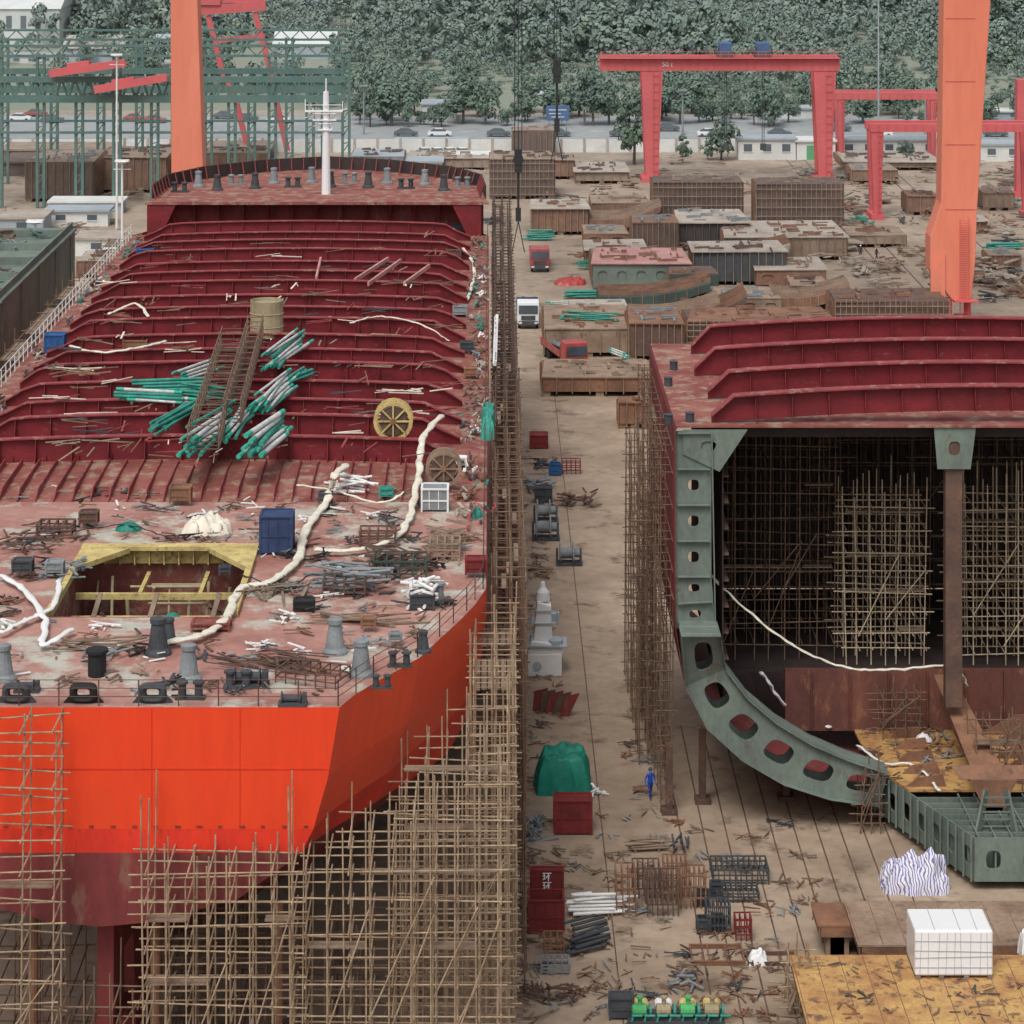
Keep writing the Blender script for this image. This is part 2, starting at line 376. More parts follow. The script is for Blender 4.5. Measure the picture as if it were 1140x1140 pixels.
def tbeam(par,x0,x1,y,z0,h,camb,cx,hw,e0=2.6,fw=.25):
    top=beam_prof(x0,x1,z0,h,camb,cx,hw,e0); bot=[(p[0],z0+camb*(1-((p[0]-cx)/hw)**2)-.05) for p in reversed(top)]
    b=MB().prism(top+bot,'y',y,y+.06).build('deck_beam','beam',par,world=True)
    f=MB()
    for p,q in zip(top,top[1:]): f.add([(p[0],y-fw,p[1]+.02),(q[0],y-fw,q[1]+.02),(q[0],y+fw,q[1]+.02),(p[0],y+fw,p[1]+.02),(p[0],y-fw,p[1]-.06),(q[0],y-fw,q[1]-.06)],[(0,1,2,3),(4,5,1,0)])
    f.build('flange','flange',b,off=par.location)
    r=MB(); x=x0+2.5
    while x<x1-2:
        zz=z0+camb*(1-((x-cx)/hw)**2); r.prism([(y-.02,zz),(y-.02,zz+h-.1),(y-.2,zz+h-.1),(y-.55,zz)],'x',x,x+.04); x+=2.1
    r.build('bracket','beam',b,off=par.location)
for i in range(17): tbeam(ship,-30.9,-1.9,153+i*5.15,20,1.4+.12*sin(i*2),.45,SX,16.1,2.2+.5*sin(i*1.3))
lg=MB(); x=-30
while x<-3:
    lg.prism([(145,20.02),(145,20.1),(146,20.55),(152.5,20.6),(152.5,20.02)],'x',x,x+.06); x+=1.0
lg.build('deck_stiffeners','flange',ship,world=True)
lg=MB(); x=-29.5
while x<-3: lg.box(x,x+.05,153,238,20.2,camz(x,200)+.3); x+=1.9
lg.build('deck_longitudinals','beam',ship,world=True)
fo=[(-30.8,240.5),(-30.4,248),(-27.5,254),(-22,259),(-16.2,261.5),(-10,259),(-4,254),(-1,248),(-.6,240.5)]
MB().prism([(x*.985-.2,y) for x,y in fo],'z',19.5,22.9).build('forecastle','maroon',ship,world=True)
MB().prism([(-31.2,238.2)]+fo+[(-.3,238.2)],'z',22.9,23.15).build('forecastle_deck','deck',ship,world=True)
bw=MB()
for p,q in zip(fo,fo[1:]): bw.bar((p[0],p[1],23.75),(q[0],q[1],23.75),.12,1.2)
bw.build('bulwark','holddark',ship,world=True)
bb=MB()
for sg in (-1,1):
    bb.prism([(SX+.4+sg*15,20),(SX+.4+sg*15,22.9),(SX+.4+sg*12.4,22.9),(SX+.4+sg*13.8,20)],'y',238.3,238.5)
for k in range(13): x=-29+k*2.2; bb.prism([(238.3,22.9),(240.4,22.9),(240.4,20.8)],'x',x,x+.06)
bb.build('forecastle_bracket','beam',ship,world=True)
st2=MB()
for i in range(len(fo)-1):
    for k in range(5):
        t=k/5; x=fo[i][0]*(1-t)+fo[i+1][0]*t; y=fo[i][1]*(1-t)+fo[i+1][1]*t; st2.bar((x,y,24.4),(x+(SX-x)*.03,y-.7,23.1),.1,.12)
st2.build('bulwark_stay','maroon',ship,world=True)
def bitt(par,p,m='grey',s=1.):
    b=MB(); b.box(p[0]-.9*s,p[0]+.9*s,p[1]-.3*s,p[1]+.3*s,p[2],p[2]+.15*s)
    for k in (-.5,.5): b.lathe((p[0]+k*s,p[1],p[2]+.1),[(.26*s,0),(.24*s,.75*s),(.36*s,.8*s),(.36*s,.92*s),(.1*s,.98*s)],12)
    b.build('bollard',m,par,world=True)
def chock(par,p,m='black',s=1.):
    b=MB(); n=20; vs=[];fs=[]; g=lambda q:abs(q)**.55*(1 if q>=0 else -1)
    for k in range(n):
        a=2*pi*k/n
        for j in range(8):
            c=2*pi*j/8; rr=.42+.17*cos(c); vs.append((p[0]+rr*1.2*s*g(cos(a)),p[1]+.35*s*sin(c),p[2]+.5*s+rr*.8*s*g(sin(a))))
    for k in range(n):
        for j in range(8): fs.append((k*8+j,((k+1)%n)*8+j,((k+1)%n)*8+(j+1)%8,k*8+(j+1)%8))
    b.add(vs,fs).prism([(p[0]-1.*s,p[2]),(p[0]+1.*s,p[2]),(p[0]+.7*s,p[2]+.35*s),(p[0]-.7*s,p[2]+.35*s)],'y',p[1]-.1*s,p[1]+.1*s); b.build('fairlead',m,par,world=True,smooth=False)
def vent(par,p,m='grey',s=1.):
    MB().lathe(p,[(.62*s,0),(.6*s,.12),(.45*s,.3*s),(.3*s,1.35*s),(.36*s,1.4*s),(.36*s,1.6*s),(.1,1.65*s)],14).build('vent_post',m,par,world=True)
D=lambda x,y,z=20.: G(x,y,z)
for p in ((93,782),(18,782),(170,782)): chock(ship,D(*p),m='black' if p[0]==93 else 'dgrey',s=.85)
for p in ((373,727),(402,752),(210,757),(4,757)): vent(ship,D(*p),s=.95)
vent(ship,D(176,728),'dgrey',1.); vent(ship,D(471,726),'dgrey',.6); vent(ship,D(188,716),'dgrey',.7)
bitt(ship,D(265,766),'dgrey',.7); bitt(ship,D(480,668),'grey',.8); bitt(ship,D(445,742),'dgrey',.6); bitt(ship,D(212,778),'dgrey',.7); bitt(ship,D(425,766),'dgrey',.5)
MB().lathe(D(108,752),[(.4,0),(.4,1.),(.5,1.02),(.5,1.15),(.3,1.2)],12).build('mooring_roller','black',ship,world=True)
for i,(a,b_,s) in enumerate(((278,764,.75),(326,785,.55),(30,770,.5))):
    p=D(a,b_); MB().lathe((p.x,p.y,20+.55*s),[(.5*s,-.9*s),(.5*s,-.8*s),(.28*s,-.78*s),(.28*s,.5*s),(.5*s,.52*s),(.5*s,.62*s),(.2*s,.64*s),(.2*s,s)],14,'x').box(p.x-1.1*s,p.x+1.1*s,p.y-.5*s,p.y+.5*s,20,20.14).box(p.x+.7*s,p.x+1.05*s,p.y-.35*s,p.y+.35*s,20.14,20+.9*s).build('mooring_winch','dgrey',ship,world=True)
for k in range(16):
    x=200+k*21; (vent if k%3 else bitt)(ship,G(x,214-6*sin(k*.2)-(k%2)*5,23.15),'grey' if k%2 else 'dgrey',.9)
rl=MB()
edge=[(SX+s*hb(y),y) for s,y in ((-1,111.45),(1,111.45),(1,114.6),(1,118),(1,121),(1,125),(1,128.5),(1,238))]
for p,q in zip(edge,edge[1:]):
    p=Vector((p[0]-.12,p[1],20));q=Vector((q[0]-.12,q[1],20)); n=max(1,int((q-p).length/1.6))
    for k in range(n+1): a=p.lerp(q,k/n); rl.tube(a,a+Vector((0,0,1.1)),.03,5)
    for zz in (.4,.75,1.1): rl.tube(p+Vector((0,0,zz)),q+Vector((0,0,zz)),.018,5)
rl.build('railing','rustdark',ship,world=True)
rl=MB()
for k in range(60): rl.tube((-32.3,140+k*1.65,20),(-32.3,140+k*1.65,21.2),.035,5)
for zz in (.6,1.2): rl.tube((-32.3,140,20+zz),(-32.3,238,20+zz),.03,5)
rl.build('railing','white',ship,world=True)
m0=G(363,216,23.15); MB().tube(m0,m0+Vector((0,0,9.4)),.42,12,.26).tube(m0+Vector((0,0,9.4)),m0+Vector((0,0,10.6)),.07,6).build('mast','carwhite',ship,world=True)
a=MB()
for z,w in ((7.6,1.9),(6.8,1.2),(5.9,.7)): a.box(m0.x-w,m0.x+w*.8,m0.y-.4,m0.y+.4,z+23.1,z+23.2); a.tube(m0+Vector((-w,0,z)),m0+Vector((-w,0,z+1.1)),.05,5); a.tube(m0+Vector((w*.8,0,z)),m0+Vector((w*.8,0,z+.9)),.05,5); a.tube(m0+Vector((-w,0,z-.6)),m0+Vector((w,0,z+.2)),.04,5); a.tube(m0+Vector((-w,-.4,z+.6)),m0+Vector((w*.8,-.4,z+.6)),.03,5)
a.build('mast_platform','carwhite',ship,world=True)
# engine opening
MB().box(-21,-11.8,124,136,16.4,16.5).build('opening_floor','rustdark',ship,world=True)
e=MB()
for x0,x1,y0,y1 in ((-21,-20.9,124,136),(-11.9,-11.8,124,136),(-21,-11.8,136,136.1),(-21,-11.8,123.9,124)): e.box(x0,x1,y0,y1,16.5,20.01)
e.build('opening_wall','deck',ship,world=True)
e=MB()
e.box(-20.9,-11.9,135.5,135.8,19.3,20.25).box(-20.9,-20.6,124.2,135,19.9,20.25).box(-12.2,-11.9,124.2,135,19.9,20.25).box(-20.9,-11.9,134.9,135.5,20.1,20.3)
e.prism([(-20.6,131.5),(-18.4,134.9),(-20.6,134.9)],'z',20.,20.25).prism([(-12.2,131.5),(-14.4,134.9),(-12.2,134.9)],'z',20,20.25)
for x in range(12): e.box(-20.5+x*.75,-20.44+x*.75,135.2,135.5,19.3,20.2)
e.box(-20.6,-12.2,131.2,131.4,18.7,19.0).box(-17.6,-17.4,131.5,135.5,18.7,18.9).box(-14.6,-14.4,131.5,135.5,18.7,18.9).tube((-20.6,129.9,18.2),(-12.2,129.9,18.2),.1,8)
e.build('opening_frame','yellow',ship,world=True)
e=MB()
for k in range(9): x=-20+k*.95; e.tube((x,U(131.6,134.5),16.5),(x+U(-.2,.2),U(131.6,134.5),U(18.2,19.2)),U(.05,.1),8)
for k in range(5): z=U(17.4,18.9); y_=U(131.7,134.8); x=U(-20,-16); e.tube((x,y_,z),(x+U(2,4),y_,z),U(.05,.12),8)
e.build('opening_pipes','olive',ship,world=True)
e=MB()
for k in range(14): x=U(-20.5,-12.5); y_=U(125,133); e.bar((x,y_,U(16.6,18.4)),(x+U(-1.2,1.2),y_+U(-1.5,1.5),U(17,19)),U(.06,.16))
e.build('opening_braces','rustdark',ship,world=True)
for x,y,w,h in ((-18.4,127,1.1,2.4),(-15.4,127.6,1.0,2.7),(-13.4,128.2,.7,2.2)):
    one('engine_module','teal machinery module %s inside the yellow framed deck opening'%('at left' if x<-16 else 'in the middle' if x<-14 else 'at right'),'machine',MB().box(x-w,x+w,y-1,y+1,16.5,16.5+h*.7).lathe((x,y,16.5+h*.7),[(w*.5,0),(w*.45,.5),(.2,.7)],12).box(x-w*1.1,x+w*1.1,y-1.1,y-.9,17.3,17.5).box(x-w*.7,x-w*.4,y-1.15,y-.9,16.8,18.1).tube((x-w,y-.5,18.5),(x+w,y+.4,18.5),.1,6),'tarp')
for i,x in enumerate((-19.6,-16.9,-13.9)): one('plank_ramp','wooden plank leaning in the deck opening, %s of three'%('left','middle','right')[i],'plank',MB().bar((x,125,17),(x+.8,127.5,20.1),.25,.06),'plank')
# loose things on deck -------------------------------------------------
def bundle(p,rz,L,n,r,m,label,group=None,rows=None,cat='pipes'):
    t=thing('pipe_bundle',label,cat,p,group=group); rows=rows or max(2,int(n**.5)+1); k=0;lay=0
    d=Vector((cos(rz),sin(rz),0)); s=Vector((-sin(rz),cos(rz),0)); base=Vector(p)
    while k<n:
        for j in range(max(1,rows-lay)):
            if k>=n:break
            q=base+s*((j-(rows-lay-1)/2)*2.15*r+U(-.3,.3)*r)+Vector((0,0,.15+r+lay*1.8*r))+d*U(-.12,.12)*L; w=s*U(-.05,.05)*L; l2=L*U(.75,1.05)/2
            pole('pipe',q-d*l2-w,q+d*l2+w,r*U(.7,1.05),m if not(m=='wrap' and R.random()<.15) else 'teal',t,10); k+=1
        lay+=1
    b=MB()
    for e in (-.3,.3): b.bar(base+d*L*e-s*rows*r*1.2+Vector((0,0,.07)),base+d*L*e+s*rows*r*1.2+Vector((0,0,.07)),.12,.14)
    b.build('bearer','plank',t,world=True); return t
for i,(a,b_,L,n_,r_,m_,an,lb) in enumerate(((318,400,9,12,.11,'wrap',82,'uppermost bundle of teal ended pipes right of the lattice stair'),(306,448,9,16,.11,'wrap',82,'middle bundle of teal ended pipes right of the lattice stair'),(296,500,7,11,.15,'wrap',80,'lowest bundle of thick pale pipes with teal ends'),(236,492,8,12,.13,'wrap',78,'pale pipes fanned out below the lattice stair'),(196,470,7.5,9,.11,'teal',76,'teal pipes left of the fanned pale pipes'),(200,437,5.5,7,.1,'teal',5,'teal pipes lying crosswise left of the lattice stair'),(172,450,4.5,7,.1,'wrap',-12,'short teal and white pipes at the far left of the pipe stack'),(222,420,5,7,.1,'wrap',60,'thin teal pipes above left of the lattice stair'),(262,480,7,9,.12,'wrap',84,'pale pipes squeezed under the foot of the lattice stair'),(330,425,4,6,.1,'teal',70,'few teal pipes at the right end of the pipe stacks'),(230,445,4,7,.1,'teal',-30,'teal pipes crossing under the lattice stair'))):
    bundle(G(a,b_,21.8),radians(an),L,n_,r_,m_,lb)
def lattice(p,q,w,label,name='lattice_stair',cat='stair',m='rustdark',h=1.3):
    t=thing(name,label,cat,p); p=Vector(p);q=Vector(q);d=(q-p).normalized();s=d.cross(Vector((0,0,1))).normalized()*w/2; L=(q-p).length; n=int(L/.8)
    for sg in (-1,1):
        pole('stringer',p+s*sg,q+s*sg,.07,m,t)
        for k in (.45,.9,h): pole('handrail',p+s*sg+Vector((0,0,k)),q+s*sg+Vector((0,0,k)),.035,'polerust',t)
    b=MB();c=MB()
    for k in range(n+1):
        a=p.lerp(q,k/n); b.bar(a-s,a+s,.1,.05)
        if k%2==0:
            for sg in (-1,1): c.bar(a+s*sg,a+s*sg+Vector((0,0,h)),.06)
            c.bar(a-s+Vector((0,0,h)),a+s+Vector((0,0,h)),.05)
            if k+2<=n:
                e=p.lerp(q,(k+2)/n)
                for sg in (-1,1): c.bar(a+s*sg,e+s*sg+Vector((0,0,h)),.045)
    b.build('treads',m,t,world=True); c.build('posts','polerust',t,world=True)
lattice(G(226,500,22.4),G(262,385,22.8),1.7,'rusty lattice stairway lying over the teal pipes mid deck')
lattice(G(258,470,22.6),G(285,372,22.8),1.,'narrower rusty ladder frame lying right of the big lattice stair')
one('tank','olive beige cylindrical tank standing on the deck beams','tank',MB().lathe((0,0,0),[(1.15,0),(1.15,.7),(1.2,.73),(1.15,.76),(1.15,1.6),(1.2,1.63),(1.15,1.66),(1.15,2.5),(1.08,2.5),(1.05,2.3)],20),'olive',loc=G(297,374,21.4))
def crate(px,py,z,w,d,h,m,label,cat='box',name='steel_box',rz=0,fm=None,open_=False,group=None):
    t=thing(name,label,cat,G(px,py,z),rz,group); fm=fm or m
    b=MB()
    if open_: b.box(-w/2,w/2,0,.06,.1,h).box(-w/2,w/2,d-.06,d,.1,h).box(-w/2,-w/2+.06,.06,d-.06,.1,h).box(w/2-.06,w/2,.06,d-.06,.1,h).box(-w/2,w/2,0,d,.06,.1)
    else: b.box(-w/2,w/2,0,d,.1,h)
    b.build('body',m,t)
    f=MB()
    for x in (-w/2,w/2):
        for y in (0,d): f.box(x-.05,x+.05,y-.05,y+.05,0,h+.04)
    for x in (-w/2,w/2): f.box(x-.06,x+.06,.05,d-.05,h-.02,h+.06)
    for y in (0,d): f.box(-w/2+.05,w/2-.05,y-.06,y+.06,h-.02,h+.06)
    if rz!=.001:
        f.box(-w/2+.05,w/2-.05,-.04,.04,h*.5-.04,h*.5+.04)
        for k in range(int(w/.5)): x=-w/2+.4+k*.5; f.box(x-.02,x+.02,-.035,0,.15,h-.05)
    f.build('frame',fm,t); return t
crate(307,618,20,1.6,1.6,1.9,'deepblue','dark blue machine cabinet on the aft deck right of the opening','cabinet')
crate(60,398,20,1.3,1.2,1.5,'blue','blue tool container by the left rail, nearest of the three'); crate(161,293,20,1.4,1.3,1.1,'blue','blue tool container by the left rail, in the middle of the three')
crate(232,256,20,1.9,1.6,1.3,'blue','blue tool container just before the forecastle')
crate(484,256,20,2.4,1.5,1.2,'white','white cage box before the forecastle at right'); crate(484,570,20,1.4,1.3,1.2,'grey','grey steel cabinet with pale edges near the right deck edge',fm='white')
crate(234,704,20.,1.7,1.0,.35,'deck','low red steel box on the edge of the deck opening'); crate(338,682,20,.9,.7,.5,'black','small black box on the aft deck')
crate(480,365,20,1.6,1.,.8,'dgrey','dark grey crate between deck beams at right'); crate(470,680,20,1.1,.8,.7,'dgrey','dark ribbed crate by the right stern rail',open_=True)
for i,(a,b_,m_,w_) in enumerate(((520,392,'dgrey',.9),(512,352,'grey',1.),(524,420,'rust',.8),(505,290,'rustdark',1.2),(510,258,'dgrey',1.),(150,398,'rust',1.6),(170,380,'dgrey',1.2),(60,640,'grey',.8),(24,640,'dgrey',.9),(512,520,'white',.7),(430,555,'teal',.7),(362,560,'dgrey',.7),(530,640,'redbox',1.),(98,585,'rustdark',.9),(200,560,'rust',1.1),(410,700,'rust',.6),(440,715,'grey',.5),(250,640,'dgrey',.5))):
    crate(a,b_,20.2,w_,w_*.8,w_*.7,m_,'%s on the ship deck, %s'%({'dgrey':'small dark box','grey':'small grey box','rust':'rusty box','rustdark':'dark rusty box','white':'small white box','teal':'teal box','redbox':'red box'}[m_],('third behind the teal bundle by the right rail','fourth behind the teal bundle by the right rail','second behind the teal bundle by the right rail','halfway to the forecastle at right','beside the white cage box','on the beams near the left rail','just behind the one near the left rail','left of the opening','at the left edge aft','below the teal bundle','among the white pipes','left of the long hose','near the right deck edge aft','left of the cream canvas heap','above the cream canvas heap','behind the two stern vent posts','right of the stern vent posts','between the opening and the blue cabinet')[i]))
def reel(p,r,w,label,m='yellow'):
    t=thing('cable_reel',label,'cable reel',p)
    for y in (-w/2,w/2):
        b=MB(); n=20
        for k in range(n):
            a=2*pi*k/n;a2=2*pi*(k+1)/n
            b.add([(rr*cos(t_),y+dy,r+rr*sin(t_)) for dy in (-.05,.05) for rr,t_ in ((r,a),(r,a2),(r*.82,a2),(r*.82,a))],[(0,1,2,3),(7,6,5,4),(0,4,5,1),(2,6,7,3)])
        for k in range(8): a=pi*k/4; b.bar((0,y,r),(r*.85*cos(a),y,r+r*.85*sin(a)),.09,.09)
        b.build('flange',m,t)
    MB().lathe((0,0,r),[(r*.7,-w/2+.06),(r*.68,0),(r*.7,w/2-.06)],20,'y').build('cable','rustdark',t)
    MB().lathe((0,0,r),[(r*.16,-w/2-.1),(r*.16,w/2+.1)],10,'y').build('hub','rust',t); return t
reel(G(438,489,21.2),1.15,1.,'yellow cable reel standing between the deck beams'); reel(G(494,540,20.4),1.0,.9,'brown cable reel half hidden behind the grey cabinet','brown')
def spline(pts,n=6):
    out=[]
    P=[pts[0]]+pts+[pts[-1]]
    for i in range(1,len(P)-2):
        a,b,c,d=P[i-1],P[i],P[i+1],P[i+2]
        for k in range(n):
            t=k/n; out.append(.5*((2*b)+(-a+c)*t+(2*a-5*b+4*c-d)*t*t+(-a+3*b-3*c+d)*t**3))
    return out+[pts[-1]]
def hose(label,pts,r=.24,m='hose',z=20.3,cat='hose',name='air_hose'):
    P=spline([G(a,b,(c if c else z)) for a,b,c in [(q+(0,))[:3] for q in pts]],8)
    P=[p+Vector((U(-.06,.06),U(-.1,.1),U(-.03,.04))) for p in P]
    return one(name,label,cat,MB().path(P,r,8,.45),m,smooth=True)
hose('long cream air hose winding from the deck beams to the opening edge',[(386,518,21.5),(372,530,21.6),(362,560),(340,590),(330,625),(300,648),(268,655),(250,690),(215,710),(170,716)],.23)
hose('cream air hose running down beside the yellow reel then left',[(492,462,22),(470,490,22),(466,530,21.),(456,575),(440,598),(400,612),(350,612)],.2)
hose('white hose looping at the left rail aft',[(0,640),(25,655),(50,690),(48,718),(80,700)],.17,'white')
hose('second white hose at the left edge of the aft deck',[(0,705),(30,690),(60,675),(66,645)],.14,'white')
hose('cream hose over the beams near the left rail',[(78,385,21.5),(110,392,21.9),(150,388,22),(185,380,22)],.15); hose('cream hose along the forecastle side at right',[(475,268),(490,262),(512,272),(528,300),(520,335)],.13)
hose('cream hose crossing the beams left of centre',[(120,350,21.9),(150,338,22),(165,352,22)],.13); hose('pale cable hose on the beams right of the tank',[(390,360,22),(425,352,22),(470,362,22),(500,380,21)],.1)
hose('thin pale hose between aft beams',[(330,540,21),(380,548,20.6),(420,560,20.4),(450,548,20.8)],.1)
hose('thin dark cable snaking over the aft deck centre',[(270,640),(320,655),(350,640),(420,650),(470,628)],.05,'black'); hose('thin red hose beside the right rail',[(520,590),(528,560),(545,570),(552,560)],.06,'carred'); hose('thin dark cable along the left of the aft deck',[(20,600),(80,592),(140,585),(190,600)],.05,'black')
def lump(label,p,w,d,h,m,name='tarp_heap',cat='tarpaulin',seed=0,boxy=.5,n=22,amp=.045):
    r=random.Random(seed); vs=[];fs=[]; ph=[(r.uniform(1,7),r.uniform(0,6),r.uniform(1,6),r.uniform(0,6)) for _ in range(8)]
    for j in range(n+1):
        for i in range(n+1):
            u=i/n*2-1;v=j/n*2-1; e=max(abs(u),abs(v)); rr=min(1,(1-e)/(1-boxy) if e>boxy else 1); hh=h*(rr**.5)
            nz=sum(sin(a*u*2+b+v*3)*cos(c*v*2+dd+u) for a,b,c,dd in ph)*amp*h
            rad=(u*u+v*v)**.5; rd=(e/rad if rad>0 else 1)*(1-boxy)+boxy
            vs.append((u*rd*w/2+nz*.5,v*rd*d/2+nz*.4,max(0,hh+nz*(1 if e<.98 else 0))))
    for j in range(n):
        for i in range(n): a=j*(n+1)+i; fs.append((a,a+1,a+n+2,a+n+1))
    return one(name,label,cat,MB().add(vs,fs),m,loc=p,smooth=True)
lump('cream canvas heap on deck above the opening',G(230,592,20.),2.6,1.8,.8,'cream',seed=3,boxy=.3,amp=.09); lump('teal tarpaulin heap beside the deck opening',G(143,590,20),1.4,1.,.4,'tarp',seed=4,boxy=.2)
lump('long teal wrapped bundle on the right deck edge',G(543,478,20.),.9,6,1.2,'teal',name='wrapped_bundle',cat='bundle',seed=5,boxy=.7)
lump('small teal net heap near right rail',G(530,575,20),.7,1.,.5,'teal',seed=6,boxy=.2)
def heap(label,p,w,d,h,n,m,Lr=(.8,2.2),th=.1,name='scrap_heap',cat='scrap',ori=None,rd=False,group=None):
    b=MB()
    for k in range(n):
        a=U(0,pi) if ori is None else ori+U(-.3,.3); L=U(*Lr); c=Vector((U(-.5,.5)*w,U(-.5,.5)*d,th+U(0,1)**1.5*h)); v=Vector((cos(a),sin(a),U(-.15,.15)))*L/2
        if rd: b.tube(c-v,c+v,th,7)
        else: b.bar(c-v,c+v,th*U(.7,2.4),th*U(.5,1))
    return one(name,label,cat,b,m,loc=p,group=group)
heap('white pipe fittings piled beside the ribbed crate',G(467,672,20),1.5,2.2,1.1,40,'white',(.4,1.1),.08,'fitting_pile','pipes',rd=True)
heap('grey pipes piled left of the white fittings',G(385,655,20),2.4,2.,1.,30,'grey',(1.,2.4),.07,'fitting_pile','pipes',0,rd=True)
heap('dark steel angle heap on the aft deck',G(440,632,20),3.,2.5,.8,40,'rustdark',(1,2.6),.07); heap('white pipes on the deck below the centre beams',G(393,545,20.2),2.,1.6,.7,20,'white',(.8,2),.07,rd=True)
heap('brown frames piled near the right deck edge',G(500,603,20),2.,3.,.8,26,'brown',(.8,2.2),.07); heap('planks piled on the aft deck centre',G(310,662,20),2.6,1.6,.4,16,'plank',(1.,3),.07)
heap('grey steel scraps at the left of the opening',G(66,640,20),2.,2.4,.5,20,'grey',(.6,1.6),.07); heap('brown plank heap before the opening at left',G(120,722,20),3.,1.2,.35,14,'plank',(1.,3.),.07,ori=.1)
heap('steel bars and planks around the stern roller',G(300,742,20),4.,2.,.5,30,'rustdark',(1.,3.),.05,ori=-.5); heap('plank pile beside the bollard at right',G(405,693,20),3.4,.9,.3,12,'plank',(2,3.6),.07,ori=0)
heap('rusty clutter on the left deck edge aft',G(30,608,20),3.,3.,.5,30,'rustdark',(.6,1.6),.07)
def rack(px,py,z,w,d,h,label,m='rustdark',nx=4,nz=3,th=.07,rz=0,name='steel_rack',cat='rack'):
    b=MB()
    for i in range(nx+1):
        x=-w/2+w*i/nx
        for y in (0,d): b.box(x-th/2,x+th/2,y-th/2,y+th/2,0,h)
        b.box(x-th/2,x+th/2,0,d,h-th,h)
    for k in range(1,nz+1):
        zz=h*k/nz
        for y in (0,d): b.box(-w/2,w/2,y-th/2-.01,y+th/2+.01,zz-th,zz-.003)
        for x in (-w/2,w/2): b.box(x-th/2-.01,x+th/2+.01,.04,d-.04,zz-th*.9,zz-.006)
    return one(name,label,cat,b,m,loc=G(px,py,z),rz=rz)
rack(445,645,20,2.6,1.8,.9,'dark green steel rack on the deck left of the white fittings','darkgreen'); rack(383,665,20,2,1.3,.8,'steel rack under the grey pipe pile')
rack(495,625,20,1.5,1.6,.9,'small brown rack near the right deck edge','brown'); rack(340,764,20,2.8,1.6,.6,'low lattice frame at the stern rail','rustdark',6,2,.05,-.35)
rack(420,610,20,1.8,1.4,.8,'dark rack above the green rack','rustdark'); rack(60,600,20,1.8,1.4,.7,'dark rack at the far left of the aft deck','rustdark')
for k in range(170):
    px=U(60,515); py=U(255,520); w=G(px,py,21.7)
    if not(-29.5<w.x<-3): continue
    heap('loose scaffold boards dropped across the deck beams',w,2,1,.12,R.choice((1,2,3,4)),R.choice(('plank','rust','cream','polerust','flange','brown','dgrey')),(.6,2.6),.06,'loose_boards','boards',ori=R.choice((0,0,.2,1.4)),group='loose boards on the deck beams')
for k in range(290):
    py=U(548,775) if k%3 else U(560,680); w=G(U(0,538),py,20.)
    if w.x>SX+hb(w.y)-.8 or (-21.4<w.x<-11.4 and 123.5<w.y<136.5): continue
    heap('small steel offcuts scattered on the aft deck',w,.9,.9,.3,R.choice((2,3,5,8)),R.choice(('rustdark','grey','rust','plank','dgrey','white','black','brown')),(.2,1.1),.06,'deck_offcuts','scrap',group='offcuts on the aft deck')
for k in range(120):
    y=U(138,236); w=Vector((U(-1.7,-.6) if k%3 else U(-32,-31),y,20.))
    heap('small materials stacked along the ship rail walkway',w,.8,1.6,.6,R.choice((3,5,7)),R.choice(('rustdark','grey','rust','plank','dgrey','white','polerust','teal','paletop')),(.3,1.3),.08,'walkway_materials','scrap',ori=pi/2,group='materials along the rail walkways')
for i,(a,b) in enumerate((((352,310),(357,288)),((395,312),(432,288)),((410,316),(446,290)),((450,316),(478,296)))):
    t=MB().bar(G(*a,21.9),G(*b,21.9),.16,.3); one('steel_bar','salmon steel bar across the beams, %s from the left of four'%('first','second','third','fourth')[i],'beam',t,'pinktop')
one('white_gangway','white gangway rail lying along the right deck edge','gangway',MB().bar(G(551,405,20.3),G(553,352,20.3),.25,.3).bar(G(549,405,20.9),G(551,352,20.9),.06,.06),'white')
# ------------------------------------------------------------ scaffolds of the ship
scaffold('tan tube scaffold against the orange transom at the far left',-20.6,-18,108.4,110.4,0,20.2,3,2,1.2,plank=(13.5,),jit=.5)
scaffold('low tan scaffold before the rudder',-17.7,-14.6,109.2,111,0,9.4,4,2,1.4,'polerust',jit=1.2)
scaffold('tan tube scaffold below the transom right of the rudder',-14.2,-8.2,108.2,110.9,0,14.6,8,3,1.15,topf=lambda x,y:14.2+ (2.8 if x<-13.5 or x>-9 else 0),plank=(9.6,12.2),diag=6)
scaffold('tan scaffold under the stern corner of the ship',-7.7,.3,108.5,112,0,18.4,10,3,1.25,topf=lambda x,y:14.2+(x+7.6)*.5,plank=(11,14),diag=8,jit=1.8)
scaffold('tall tan scaffold at the ship quarter',-3.8,.6,113.4,118,0,19.6,6,4,1.4,topf=lambda x,y:15.8+(x+3.8)*.75,plank=(14,16.5),diag=6,jit=1.6)
scaffold('tan scaffold hugging the curved hull side near the stern',-.9,1.,118.6,130,0,19.6,3,8,1.6,'pole',plank=(17.5,),diag=5,pp=.6)
scaffold('dark scaffold beneath the ship counter left of the rudder',-24,-18.5,116,121,0,8.6,6,2,1.6,'polerust')
scaffold('dark scaffold beneath the ship counter right of the rudder',-14,-3,114,122,0,9,9,4,1.5,'polerust')
nm=['nearest','second','third','fourth','farthest']
for i,(a,b) in enumerate(((130.5,150),(150.5,172),(172.5,196),(196.5,225),(225.5,262))):
    scaffold('%s bay of the scaffold along the right ship side'%nm[i],.15,1.6,a,b,0,20.4,3,int((b-a)/1.7)+1,1.8,'polerust' if i<2 else 'poledark',r=.036,plank=(19.4,13),diag=6,pw=.5,pp=.35)
